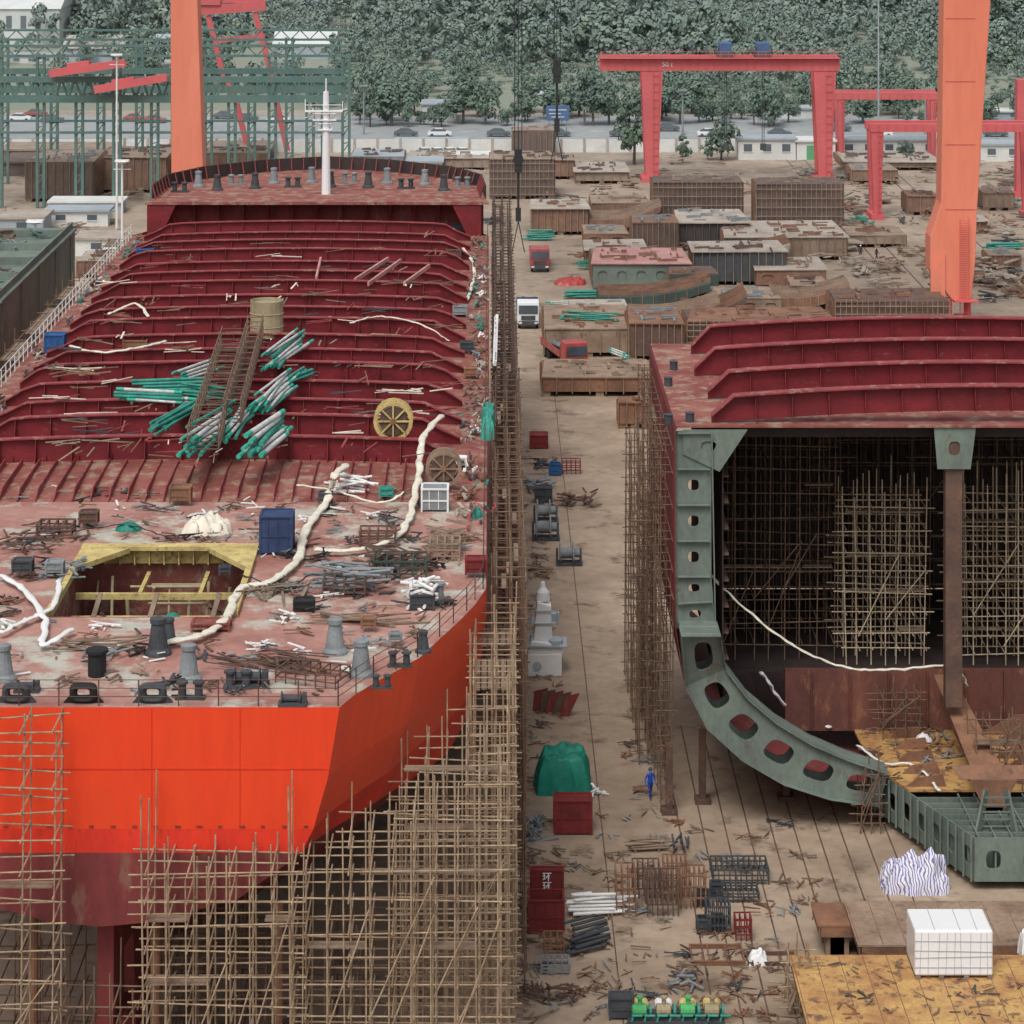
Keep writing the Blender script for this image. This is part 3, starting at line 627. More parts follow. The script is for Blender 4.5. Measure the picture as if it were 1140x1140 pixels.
for i in range(3):
    one('keel_support','rusty round prop under the ship stern, %s from the left'%('first','second','third')[i],'prop',MB().tube((-19.5+i*5.2,112.5,0),(-19.5+i*5.2,112.8,11.3),.22,10).box(-19.9+i*5.2,-19.1+i*5.2,112,113,0,.3),'rust')
# ------------------------------------------------------------ open hull section, right
hs=thing('hull_section','open hull section with red deck beams and dark scaffold filled hold on the right','ship section',(28,165,1))
YS=151.9
outer=[(752,480),(752,560),(752,640),(753,700),(762,755),(785,800),(825,836),(870,862),(920,878),(975,886)]
inner=[(792,480),(792,560),(792,640),(796,696),(806,736),(830,768),(862,795),(900,818),(942,836),(985,850)]
O=[V(a,b,YS) for a,b in outer]; I=[V(a,b,YS) for a,b in inner]
w=MB()
def lp(A,B,t): return A.lerp(B,t)
for i in range(3):
    for h in range(2):
        t0,t1=h/2,(h+1)/2; w.holed(lp(O[i+1],O[i],1-t1),lp(I[i+1],I[i],1-t1),lp(I[i+1],I[i],1-t0),lp(O[i+1],O[i],1-t0),.3,.3)
w.build('side_web','greygreen',hs,world=True,solid=.08)
w=MB()
for i in range(3):
    for h in range(2):
        t=h/2+.02; a=lp(O[i],O[i+1],t);b=lp(I[i],I[i+1],t); w.bar(a+Vector((.1,-.15,0)),b+Vector((-.1,-.15,0)),.25,.06)
w.bar(I[0]+Vector((0,-.12,0)),I[3]+Vector((0,-.12,0)),.06,.4)
w.build('web_stiffener','greygreen',hs,world=True)
O2=[p.copy() for p in O]; I2=[p.copy() for p in I]
O2[3]=V(757,698,YS-1.2); I2[3]=V(800,698,YS-1.2)
for yy in (0,-1.4):
    w=MB()
    for i in range(3,9): w.holed(Vector(O2[i])+Vector((0,yy,0)),Vector(O2[i+1])+Vector((0,yy,0)),Vector(I2[i+1])+Vector((0,yy,0)),Vector(I2[i])+Vector((0,yy,0)),.64,.45,24)
    w.build('bilge_web','greygreen',hs,world=True,solid=.1)
w=MB()
for A in (I2,O2):
    for i in range(3,9): w.add([A[i]+Vector((0,-1.7,0)),A[i+1]+Vector((0,-1.7,0)),A[i+1]+Vector((0,.2,0)),A[i]+Vector((0,.2,0))],[(0,1,2,3)])
w.add([O2[3]+Vector((0,-1.7,0)),I2[3]+Vector((0,-1.7,0)),I2[3]+Vector((0,1.2,0)),O2[3]+Vector((0,1.2,0))],[(0,1,2,3)])
w.build('bilge_flange','greygreen',hs,world=True,solid=.05)
w=MB(); pr=[(10.6,22.6)]+[(p.x,p.z) for p in O]+[(34,1.2)]
for p,q in zip(pr,pr[1:]): w.add([(p[0]-.02,YS-.3,p[1]),(q[0]-.02,YS-.3,q[1]),(q[0]-.02,176,q[1]),(p[0]-.02,176,p[1])],[(0,1,2,3)])
w.build('shell_plating','maroon',hs,world=True,solid=.05)
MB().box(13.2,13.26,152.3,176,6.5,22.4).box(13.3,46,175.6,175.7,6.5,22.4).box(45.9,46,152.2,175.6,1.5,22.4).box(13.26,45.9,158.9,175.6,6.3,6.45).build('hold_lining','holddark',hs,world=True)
w=MB()
for k in range(40): x=13.9+k*.8; w.box(x,x+.07,175.2,175.58,6.5,22)
for k in range(10): z=7.5+k*1.5; w.box(13.3,13.6,152.6,175.1,z,z+.07)
w.build('hold_stiffeners','rustdark',hs,world=True)
w=MB()
for k in range(11): y=153.5+k*2.1; w.box(13.3,45.8,y,y+.1,21.6,22.5)
w.build('underdeck_girders','holddark',hs,world=True)
MB().box(10.5,46,151.9,175.9,22.5,22.62).build('deck_plate','deck',hs,world=True)
for i,y in enumerate((152.6,158.9,165.6,172.4)):
    tbeam(hs,12.6+(i%2)*.3,45.6,y,22.62,1.45+.08*i,.75,29,17,1.3,.42)
w=MB()
for a in ((744,472),(744,430),(750,412),(768,470)): p=G(*a,22.6); w.lathe(p,[(.25,0),(.25,.5),(.3,.55),(.1,.6)],10)
w.build('deck_fitting','dgrey',hs,world=True)
w=MB().box(26,26.95,152.2,153.,6.4,20.2); w.prism([(25.4,22.5),(27.7,22.5),(27.2,20.2),(26,20.2)],'y',152.1,153.1); w.build('centre_column','rustdark',hs,world=True)
w=MB(); w.holed((25.5,152.02,20.1),(27.4,152.02,20.1),(27.7,152.02,22.45),(25.3,152.02,22.45),.3,.35); w.build('column_bracket','greygreen',hs,world=True,solid=.08)
w=MB(); w.holed((10.9,151.8,21),(13.,151.8,20),(14.6,151.8,22.4),(10.9,151.8,22.4),.28,.3); w.build('corner_bracket','greygreen',hs,world=True,solid=.08)
MB().box(17.5,46,158.5,158.7,2.9,6.6).build('lower_bulkhead','stoolrust',hs,world=True)
w=MB()
for k in range(12): x=19+k*2.3; w.box(x,x+.06,158.2,158.48,3,6.5)
w.build('bulkhead_stiffener','stoolrust',hs,world=True)
bp=[(21.6,158.4),(21.8,152.6),(25.8,141.9),(46,141.9),(46,158.4)]
MB().prism([(21.6,158.4),(21.8,152.6),(23.3,148.6),(46,148.6),(46,158.4)],'z',2.85,3.).build('tank_top','yellowrust',hs,world=True)
MB().prism([(x+(.35 if x<30 else 0),y+.35 if y<150 else y) for x,y in bp],'z',.6,1.0).build('bottom_plating','rustdark',hs,world=True)
w=MB(); A=Vector((21.8,152.6,0));B=Vector((25.8,141.9,0))
for k in range(7):
    p=A.lerp(B,k/7);q=A.lerp(B,(k+1)/7); w.holed(p+Vector((0,0,.5)),q+Vector((0,0,.5)),q+Vector((0,0,2.84)),p+Vector((0,0,2.84)),.45,.42)
for k in range(10):
    p=Vector((25.8+2*k,141.9,0));q=p+Vector((2,0,0)); w.holed(p+Vector((0,0,.5)),q+Vector((0,0,.5)),q+Vector((0,0,2.84)),p+Vector((0,0,2.84)),.4,.42)
w.build('floor_web','greygreen',hs,world=True,solid=.08)
w=MB()
for k in range(15):
    p=A.lerp(B,k/14); w.box(p.x-.25,p.x-.15,p.y-.05,p.y+.05,.5,2.9)
for k in range(7):
    y=142.8+k*.85; xa=25.8-(y-141.9)*.374; w.box(xa+.1,45.8,y,y+.08,1.0,2.8)
for k in range(22):
    x=26.+k*.9; w.box(x,x+.08,142,148.5,1.0,2.83)
w.build('bottom_frame','greygreen',hs,world=True)
w=MB(); 
for k in range(5):
    y=149+k*2; w.prism([(23.2+k*.1,3.),(25.5,3.),(25.3,3.7),(23.9,3.5)],'y',y,y+.08)
    w.prism([(29,3.),(34,3.),(34,4.6-k*.1),(31,4.2),(29.6,3.4)],'y',y+.5,y+.6)
w.build('floor_bracket','rust',hs,world=True)
p0=V(1050,752,157.5);p1=V(1098,855,147)
w=MB(); s=Vector((.55,0,0))
w.add([p0-s,p0+s,p1+s*1.6,p1-s*1.6],[(0,1,2,3)]); w.bar(p0+Vector((0,.2,-.9)),p1+Vector((0,.2,-.9)),.1,1.7)
w.add([V(1058,852,147),V(1150,852,147),V(1140,868,146.6),V(1070,868,146.6)],[(0,1,2,3)])
w.prism([(V(1080,868,146).x,V(0,868,146).z),(V(1132,868,146).x,V(0,868,146).z),(V(1114,905,146).x,V(0,905,146).z),(V(1120,945,146).x,3),(V(1090,945,146).x,3),(V(1098,905,146).x,V(0,905,146).z)],'y',145.9,146.05)
w.build('keel_girder','rust',hs,world=True,solid=.06)
w=MB()
for i,a in enumerate(((1090,880),(1128,880))):
    w.bar(V(a[0]+(8 if i==0 else -8),880,144),V(a[0]-(6 if i==0 else -6),950,143),.12,.5)
for k in range(8): y0=888+k*8; w.bar(V(1096-k*1.3,y0,143.6),V(1124+k*1.3,y0,143.6),.08,.08)
w.build('rib_frame','greygreen',hs,world=True)
scaffold('scaffold tower standing in the middle of the open hold',21.2,26.0,159.6,163,6.5,16.8,7,3,1.15,'polepale',r=.038,plank=(8.5,10.8,13,15.6),diag=2,jit=1.6)
scaffold('scaffold tower in the right bay of the open hold',28,33.5,159.6,163,6.5,17,7,3,1.15,'polepale',r=.038,plank=(8.5,11.4,15),diag=2,jit=1.4)
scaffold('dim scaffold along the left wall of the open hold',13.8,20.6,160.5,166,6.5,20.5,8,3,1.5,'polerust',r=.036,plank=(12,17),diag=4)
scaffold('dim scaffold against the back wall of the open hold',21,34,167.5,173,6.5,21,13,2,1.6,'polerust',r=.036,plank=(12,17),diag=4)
scaffold('rusty scaffold outside the left flank of the hull section',9.75,10.35,153.2,176,0,21.2,2,14,1.8,'polerust',plank=(20,12),diag=5,pp=.4,pw=.4,r=.034)
scaffold('outer rusty scaffold row beside the hull section flank',8.9,9.5,161,178,0,17,2,10,1.9,'polerust',diag=3,r=.034)
scaffold('small scaffold on the rusty plate right of the bilge frame',23.,25.2,156.6,157.8,3,5.6,4,2,.9,'polerust')
scaffold('small scaffold around the brown keel girder',27.,29.6,148.5,150.5,3,6.8,4,2,.9,'polerust',plank=(5.5,))
scaffold('short scaffold ladder in front of the bilge end',20.9,21.9,150,151,0,3.6,3,2,.6,'polerust',r=.035)
hose('cream hose sagging from the side web across the dark hold',[(778,625,13.9),(800,650,12.8),(850,695,10.6),(900,728,9.1),(950,744,8.3),(1000,745,8.2),(1060,742,8.3),(1076,765,7.)],.13)
hose('white cloth strip trailing on the rusty plate',[(848,748,6.5),(865,775,5),(890,800,3.4),(925,810,3.1)],.2,'white'); hose('white hose along the lower bulkhead foot',[(955,830,3.2),(985,850,3.2),(1020,852,3.2),(1045,880,3.2)],.1,'white')
lump('white sack on the rusty tank top',G(1028,828,3),1.1,.8,.6,'white',name='sack',cat='sack',seed=12,boxy=.2)
for k in range(34): heap('small rusty offcuts lying on the tank top plate',G(U(960,1140),U(808,868),3.02),1.2,1,.2,4,R.choice(('rust','rustdark','plank','grey')),(.3,1.4),.06,'loose_offcuts','scrap',group='offcuts on the tank top')
for i,(a,b) in enumerate(((782,893),(875,890),(745,905))): p=G(a,b); one('support_post','rusty post under the bilge, %s'%('below its upper curve','below its middle','left of the curve')[i],'prop',MB().box(-.2,.2,-.2,.2,0,[4.2,1.6,4][i]).box(-.45,.45,-.45,.45,0,.3),'rustdark',loc=p)
def pl(label,px0,px1,py0,py1,z,m):
    a=G(px0,py1,z);b=G(px1,py0,z); t=thing('rusty_platform',label,'steel platform',((a.x+b.x)/2,a.y,0)); x0,x1=a.x,(px1-CX)*a.y/F
    MB().box(x0,x1,a.y,b.y,z-.1,z).build('plate',m,t,world=True)
    e=MB(); n=int((x1-x0)/1.1)
    for k in range(n+1): x=x0+.1+k*(x1-x0-.2)/n; e.box(x-.03,x+.03,a.y+.05,b.y-.05,z-.5,z-.101); e.box(x-.02,x+.02,a.y+.1,b.y-.1,z+.001,z+.008)
    e.box(x0+.2,x1-.2,a.y+.02,a.y+.08,z-.62,z-.102); e.build('stiffener','rust',t,world=True)
    f=MB()
    for x in (x0+.8,(x0+x1)/2,x1-.8):
        for y in (a.y+.6,b.y-.6): f.box(x-.35,x+.35,y-.3,y+.3,0,z-.63)
    f.build('block','brown',t,world=True); return t
pl('brown rusty platform on blocks behind the white crate',955,1300,1003,1052,1.9,'brown'); pl('small brown platform left of the large one',910,956,1005,1030,1.7,'rust')
pl('yellow rust stained platform carrying the white crate',914,1300,1063,1200,2.3,'yellowrust')
for k in range(26): heap('thin offcuts on the rusty platforms at the lower right',G(U(930,1140),U(1070,1135),2.32),.8,.8,.05,3,R.choice(('rust','plank','dgrey')),(.2,.8),.04,'loose_offcuts','scrap',group='offcuts on the lower right platforms')
t=thing('wrapped_crate','large white film wrapped crate on the yellow rusty platform','crate',G(1062,1090,2.3))
MB().box(-1.85,1.85,0,2.6,.14,2.3).build('wrapping','carwhite',t,bevel=.1); b=MB()
for x in (-1.7,-.6,.6,1.7): b.box(x-.12,x+.12,-.05,2.6,0,.14)
b.build('pallet','plank',t); b=MB()
for k in range(9): x=-1.6+k*.4+U(-.06,.06); b.bar((x,-.01,.2),(x+U(-.1,.1),-.01,2.2),.02,.02)
for z in (.55,1.,1.35,1.8): b.bar((-1.84,-.012,z),(1.84,-.012,z+U(-.08,.08)),.03,.03)
for x in (-.9,.3,1.1): b.bar((x,.02,2.31),(x+U(-.1,.1),2.58,2.31),.03,.02)
b.build('seam','bluegrey',t)
lump('small white wrapped parcel at the right edge behind the crate',G(1148,1065,1.9),1.2,1.2,1.2,'white',name='parcel',cat='parcel',seed=8,boxy=.7)
lump('heap of blue and white striped sheeting on the ground',G(1017,985),3.7,3.,1.2,'stripe',seed=23,boxy=.62,n=60,amp=.11)
# ------------------------------------------------------------ yard objects in the lane
lump('green tarpaulin covering a load beside the ship scaffold',G(627,878),3.4,2.6,2.2,'tarp',seed=31,boxy=.72,n=50,cat='covered load',name='covered_load',amp=.035)
crate(638,930,0,2.1,1.3,1.9,'redbox','dark red steel box below the green tarp load'); crate(608,1040,0,1.8,1.4,1.7,'redbox','dark red steel box at the ship scaffold foot',open_=True)
sg=crate(609,1002,0,1.7,.5,1.55,'redbox','dark red box with white characters painted on it',rz=.001)
def text(s,size,loc,rx,m,par,rz=0,name='lettering'):
    cu=bpy.data.curves.new('t','FONT'); cu.body=s; cu.size=size; cu.align_x='CENTER'; cu.extrude=.005; cu.offset=.012*size if size<1 else 0; ob=bpy.data.objects.new('t',cu); col.objects.link(ob)
    bpy.context.view_layer.update(); dg=bpy.context.evaluated_depsgraph_get(); me=bpy.data.meshes.new_from_object(ob.evaluated_get(dg)); bpy.data.objects.remove(ob)
    me.materials.clear(); me.materials.append(M[m]); o=bpy.data.objects.new(name,me); col.objects.link(o); o.parent=par; o.location=loc; o.rotation_euler=(rx,0,rz); return o
for k,ch in enumerate(('环','环','田')): text(ch,.5,(.0,-.075,1.08-k*.49),pi/2,'carwhite',sg)
def winch(px,py,s,label,m='grey'):
    t=thing('winch',label,'winch',G(px,py))
    MB().lathe((0,0,.8*s),[(.8*s,-.7*s),(.8*s,-.6*s),(.4*s,-.58*s),(.4*s,.2*s),(.8*s,.22*s),(.8*s,.32*s),(.3*s,.34*s),(.3*s,.7*s)],18,'x').build('drum',m,t)
    MB().box(-.9*s,.9*s,-.6*s,.6*s,0,.14*s).prism([(-.5*s,.1),(.5*s,.1),(.2*s,1.1*s),(-.2*s,1.1*s)],'x',.7*s,.85*s).prism([(-.5*s,.1),(.5*s,.1),(.2*s,1.1*s),(-.2*s,1.1*s)],'x',-.95*s,-.8*s).build('base','dgrey',t); return t
winch(634,628,1.1,'grey winch drum standing alone in the lane'); winch(608,600,1.2,'grey winch beside the ship scaffold, nearer of the pair'); winch(608,580,1.1,'grey winch beside the ship scaffold, farther of the pair')
crate(605,560,0,1.4,1.2,1.2,'dgrey','dark grey machine box behind the two winches'); crate(600,500,0,1.6,1.6,1.2,'redbox','small red box by the scaffold halfway up the lane'); crate(618,530,0,1.,.8,1.,'blue','small blue gas bottle cage in the lane',open_=True)
rack(636,528,0,1.6,1,1.2,'red brown rack beside the blue cage','redbox'); heap('dark scrap heap beside the winches',G(643,560),3,3,.8,30,'rustdark',(.6,1.6),.12); heap('scrap plates by the scaffold above the white machine',G(605,520),2,4,.5,18,'dgrey',(.6,1.6),.1)
heap('grey fittings pile just above the winches',G(600,545),2,3,.8,22,'grey',(.5,1.4),.12,rd=True); heap('brown frames at the lane edge below the winches',G(600,640),1.6,3,.5,20,'brown',(.6,1.6),.08)
t=thing('white_machine','bulky white ship machine unit standing on the ground beside the scaffold','machine',G(606,748))
MB().box(-1.15,1.15,-1,1,0,1.5).prism([(-1.15,1.5),(1.3,1.5),(1.1,2.1),(-.9,2.3)],'y',-.9,.9).build('base','white',t,bevel=.06)
MB().prism([(-.75,2.2),(.55,2.1),(.45,4.6),(-.5,4.9)],'y',-.6,.6).lathe((-.1,0,4.8),[(.5,0),(.42,.6),(.2,.9),(.12,1.3)],12).build('tower','carwhite',t,bevel=.08)
MB().lathe((.75,-.5,2.),[(.5,0),(.5,.35),(.3,.5)],12).box(-1.3,1.5,-1.05,1.05,1.95,2.05).box(-1.,.9,-.7,.7,3.4,3.48).tube((-.9,-.7,3.4),(-.9,-.7,4.3),.05,6).tube((.85,-.7,3.4),(.85,-.7,4.3),.05,6).tube((-.9,-.7,4.3),(.85,-.7,4.3),.04,6).box(.4,1.,-.3,.3,3.48,4.).lathe((-.5,-.95,.7),[(.3,-.1),(.3,.1)],12,'y').build('fittings','bluegrey',t)
t=thing('steel_sheets','fan of dark red steel sheets leaning by the white machine','steel sheets',G(612,792))
for k in range(5): MB().prism([(-1.1+k*.4,.0),(-.4+k*.4,.0),(-.1+k*.5,1.5),(-1.+k*.5,1.3)],'y',-k*.25,-k*.25+.06).build('sheet',('maroon','rustdark')[k%2],t)
bundle(G(663,1018),radians(8),2.6,16,.085,'white','bundle of white pipes lying in the yard'); bundle(G(655,1058),radians(35),2.4,14,.1,'dgrey','bundle of dark capped pipes below the white pipes'); bundle(G(720,948),radians(5),2.2,8,.06,'plank','bundle of thin wooden battens in the yard')
bundle(G(598,922),radians(80),2.,9,.07,'grey','grey pipes standing near the red boxes'); heap('grey pipe offcuts by the red box',G(594,930),1.6,2.,.8,30,'grey',(.6,1.8),.05,'pipe_offcuts','pipes',rd=True)
heap('white pipes thrown over the pipe bundle in the yard',G(668,1008),2.2,1.4,.6,14,'white',(.8,2),.07,'pipe_pile','pipes',.2,rd=True)
for i,(a,b,w,d,h,nx,m) in enumerate(((697,1020,1.,1.6,2.2,3,'rust'),(738,1020,1.6,1.6,1.9,6,'rustdark'),(772,1012,1.3,1.4,1.8,5,'rust'),(825,985,3.,2.,.8,10,'dgrey'),(822,1005,2.2,1.5,.5,8,'dgrey'),(800,1040,1.2,1.2,1.4,6,'dgrey'),(828,1048,.8,1,1.1,3,'redbox'),(800,1075,2.6,2.,.25,3,'rust'),(860,1075,2.4,1.2,.2,3,'rustdark'),(617,1065,1.,1.,.9,3,'rust'),(720,1000,1.4,1.4,1.6,5,'rustdark'),(752,1000,1.2,1.2,1.9,5,'rust'),(618,1085,1.4,1.2,.5,4,'grey'))):
    rack(a,b,0,w,d,h,'%s steel rack among the yard racks'%('narrow tall rust','dense dark upright','slim rust','wide low grey','flat grey','short dark ribbed','small dark red','flat open rust frame','thin dark frame flat','little rust','dark upright hindmost left','tall rust hindmost right','low grey bottom left')[i],m,nx,3,.06)
for i in range(4): crate((783,800,783,798)[i],(1040,1038,1010,1000)[i],0,.6,.6,.7,'dgrey','small dark crate in the group of four beside the racks',open_=True,group='four small dark crates')
lump('small white sack on a pallet below the racks',G(843,1072),1.,.8,.5,'white',name='sack',cat='sack',seed=14,boxy=.6,amp=.1); heap('white pipe elbows on the ground near the bottom edge',G(760,1100),1.6,1.2,.4,12,'grey',(.4,1.2),.07,'pipe_elbows','pipes',rd=True)
heap('white cloth and tools beside the green tarp load',G(668,885),1.,.8,.35,12,'white',(.2,.7),.08,'cloth_pile','cloth'); heap('brown frames lying at the bottom of the yard',G(612,1110),3.,1.8,.5,30,'rustdark',(.8,2.),.05); heap('thin brown rods left of the racks',G(640,1050),2.,1.4,.4,14,'rust',(.8,2),.05)
heap('grey rods leaning near the racks',G(758,945),1.,2.,.9,10,'dgrey',(1,2),.05,ori=1.4); heap('wood and scrap before the red boxes',G(580,960),1.6,2.,.5,18,'plank',(.6,1.8),.06)
t=thing('pump_skid','yellow green pump skid with teal flanges at the bottom edge','pumps',G(752,1136))
MB().box(-2.3,2.3,-.5,.9,0,.15).build('skid_base','dgrey',t)
for k in range(4):
    x=-1.7+k*1.15; MB().lathe((x,0,.5),[(.16,-.4),(.3,-.35),(.3,.3),(.16,.35)],14,'x').lathe((x,0,.75),[(.12,0),(.1,.3),(.17,.32),(.17,.4)],10).build('pump','olive' if k%2 else 'greenpaint',t)
    MB().lathe((x+.5,0,.5),[(.28,-.06),(.28,.06)],12,'x').build('flange','teal',t)
    MB().lathe((x,.6,.5),[(.22,-.4),(.3,-.3),(.3,.3),(.22,.4)],12,'x').build('motor','white' if k==1 else 'yellow',t)
b=MB()
for k in range(8): x=-2.1+k*.6; b.tube((x,-.45,.15),(x+.1,-.4,.5),.05,6).tube((x,-.45,.42),(x+.5,-.45,.42),.06,6)
b.build('piping','teal',t)
crate(692,1136,0,1.1,.8,1.,'dgrey','dark grey pump cabinet left of the pump skid')
scaffold('small leaning ladder scaffold at the bottom beside the platform',14.2,15.2,127,128.5,0,2.8,3,2,.6,'pole',r=.035)
for k in range(290):
    px=U(572,905); py=U(905,1135)
    if k%3==0: px=R.choice((U(575,605),U(575,625),U(695,735))); py=U(500,900)
    if 738<px and 850>py: px-=20
    heap('small litter of offcuts lying on the yard ground',G(px,py),1.2,1.,.18,R.choice((2,3,4,6,9)),R.choice(('rust','rustdark','plank','grey','dgrey','brown','rust','polerust')),(.2,1.1),.045,'ground_offcuts','scrap',group='offcuts on the yard ground')
# ------------------------------------------------------------ middle ground blocks
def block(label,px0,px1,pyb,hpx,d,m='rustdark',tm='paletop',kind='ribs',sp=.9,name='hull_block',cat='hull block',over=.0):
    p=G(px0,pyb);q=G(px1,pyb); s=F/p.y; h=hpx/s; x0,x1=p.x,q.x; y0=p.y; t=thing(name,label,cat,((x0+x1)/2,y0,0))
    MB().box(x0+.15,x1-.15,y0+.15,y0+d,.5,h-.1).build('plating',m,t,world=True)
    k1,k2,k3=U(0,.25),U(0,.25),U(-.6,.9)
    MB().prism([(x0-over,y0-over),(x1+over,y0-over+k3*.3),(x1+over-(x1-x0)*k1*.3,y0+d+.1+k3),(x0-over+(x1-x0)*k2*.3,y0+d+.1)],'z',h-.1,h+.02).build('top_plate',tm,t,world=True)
    w=MB()
    if kind=='cells':
        n=max(2,int((x1-x0)/2.2))
        for k in range(n): a=x0+(x1-x0)*k/n;b=x0+(x1-x0)*(k+1)/n; w.holed((a,y0,.5),(b,y0,.5),(b,y0,h-.1),(a,y0,h-.1),.5,.4)
        w.build('web',m if m!='rustdark' else 'rust',t,world=True,solid=.06)
    else:
        x=x0
        while x<=x1: w.box(x-.04,x+.04,y0-.08,y0+.14,.3,h-.1+(U(0,.5) if kind=='rack' else 0)); x+=sp*U(.9,1.1)
        if kind=='rack':
            for k in range(5): z=h*(k+.6)/5.2; w.box(x0-.1,x1+.1,y0-.14,y0-.08,z,z+.1)
        w.build('stiffeners',{'rustdark':'brown','holddark':'rustdark'}.get(m,'brown'),t,world=True)
    w=MB()
    y=y0+.8
    while y<y0+d: w.box(x0-.06,x0+.14,y-.05,y+.05,.4,h-.1); w.box(x1-.14,x1+.06,y-.05,y+.05,.4,h-.1); y+=1.2
    w.build('side_stiffeners','rust',t,world=True)
    f=MB()
    for x in (x0+.5,(x0+x1)/2,x1-.5): f.box(x-.4,x+.4,y0+.3,y0+1,0,.5); f.box(x-.4,x+.4,y0+d-1.2,y0+d-.4,0,.5)
    f.build('support_block','brown',t,world=True)
    g=MB()
    for k in range(int((x1-x0)*d/6)+3):
        a=R.choice((0,pi/2,.3)); L=U(.4,2.2); c=Vector((U(x0+1,x1-1) if x1-x0>3 else (x0+x1)/2,U(y0+.5,y0+d-1),h+.06+U(0,.3))); v=Vector((cos(a),sin(a),0))*L/2; g.bar(c-v,c+v,U(.06,.35),U(.08,.4))
    g.build('top_litter',R.choice(('rustdark','brown','rust','grey')),t,world=True)
    return t
B=[('tall dense rack of brown frames left under the pink gantry',727,828,255,52,7,'rustdark','rustdark','rack',.7),
('tall dense rack of brown frames right under the pink gantry',842,940,257,52,7,'rustdark','rustdark','rack',.7),
('dark brown scaffolded block behind the cables',545,618,222,45,10,'rustdark','brown','rack',.7),
('low rusty block right of the red truck',592,656,262,30,9,'rust','paletop','ribs',.9),
('block with triangular brown side behind the cube block',658,722,250,24,8,'rust','brown','ribs',.8),
('square ribbed brown block left of the wedge blocks',704,756,284,36,7,'rustdark','rust','ribs',.7),
('wide flat block behind the wedge blocks',756,835,278,30,12,'holddark','paletop','ribs',1.),
('grey green honeycomb block with pink top',660,768,325,32,12,'greygreen','pinktop','cells',1.),
('dark wedge block under a pale plate',772,876,318,38,8,'dgrey','paletop','ribs',1.),
('long low pale topped block behind on the right',808,944,290,26,14,'brown','paletop','ribs',1.1),
('dark green hull block left of centre with holes',745,800,335,30,5,'darkgreen','rustdark','cells',1.),
('stacked brown plates under teal bars',606,706,398,32,14,'brown','brown','ribs',2.),
('ribbed rusty block left of the low long block',700,762,402,42,9,'rustdark','rust','ribs',.8),
('long dark ribbed block behind the red decked section',765,932,392,34,8,'rustdark','rust','rack',.7),
('dense brown picket block left of the orange crane foot',930,1058,382,46,8,'rustdark','rustdark','rack',.6),
('corrugated brown sheets in the lane',603,733,442,22,9,'rust','brown','ribs',1.6),
('small brown saddle piece in the lane',688,726,478,30,2.5,'rust','rust','ribs',.8),
('rusty block cluster behind the crane foot',880,925,342,24,7,'rust','brown','ribs',.8),
('low rusty block far behind the racks',590,640,200,22,8,'rust','brown','ribs',1.2),
('flat pallets far left of the gantry leg',640,700,205,14,12,'brown','paletop','ribs',1.5),
('far brown block right of the gantry',948,1000,205,16,8,'rust','brown','ribs',1.5),
('small brown block beneath the small red gantry',1010,1045,240,22,6,'rust','rust','ribs',1.),
('low block right of the orange leg',1095,1130,235,20,6,'brown','rust','ribs',1.),
('brown ribbed blocks on the left beyond the rail',28,105,225,45,14,'rustdark','brown','ribs',1.1),
('brown ribbed blocks behind the forecastle left',108,186,215,40,14,'rust','brown','ribs',1.1),
('long rusty block beyond the forecastle centre',228,300,200,30,10,'rust','brown','ribs',1.1),
('grey block behind the forecastle right',390,450,196,22,10,'grey','bluegrey','ribs',1.1),
('brown block left of the cable hoists far away',455,545,190,14,10,'brown','paletop','ribs',1.5),
('tall dark bin block beyond the cables',570,618,175,30,6,'rustdark','brown','ribs',1.),
('low scattered plates behind the gantry right leg',940,1050,190,10,14,'brown','paletop','ribs',1.5),
('pale topped block behind the honeycomb block',652,720,298,20,8,'rust','paletop','ribs',1.),
('low brown block in front of the dark wedge block',776,870,352,20,8,'brown','brown','cells',1.),
('rusty tray block between the racks and the pale block',850,935,268,10,6,'rust','brown','ribs',1.),
('thin brown panel stack left of the ribbed rusty block',636,700,366,18,8,'brown','paletop','ribs',1.2),
('low pale block far right under the small gantry',1060,1100,260,14,6,'rust','paletop','ribs',1.),
('tiny rusty block at the right edge of the yard',1100,1138,300,16,5,'rust','brown','ribs',1.),
('layered brown block left of the picket block',842,920,322,22,9,'rust','paletop','cells',1.),
('broad dark plate block above the long ribbed block',800,880,372,16,6,'rustdark','brown','ribs',1.),
('low rusty block before the right rack',944,1010,276,14,8,'brown','brown','ribs',1.2),
('rust coloured block at the lane side above the honeycomb',650,700,276,16,8,'rustdark','brown','cells',1.)]
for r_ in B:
    l_,a,b_,c,h,d,m,tm,k,sp=r_; block(l_,a,b_,c,h,d,m,tm,k,sp,over=.25 if tm in('paletop','pinktop') else 0)
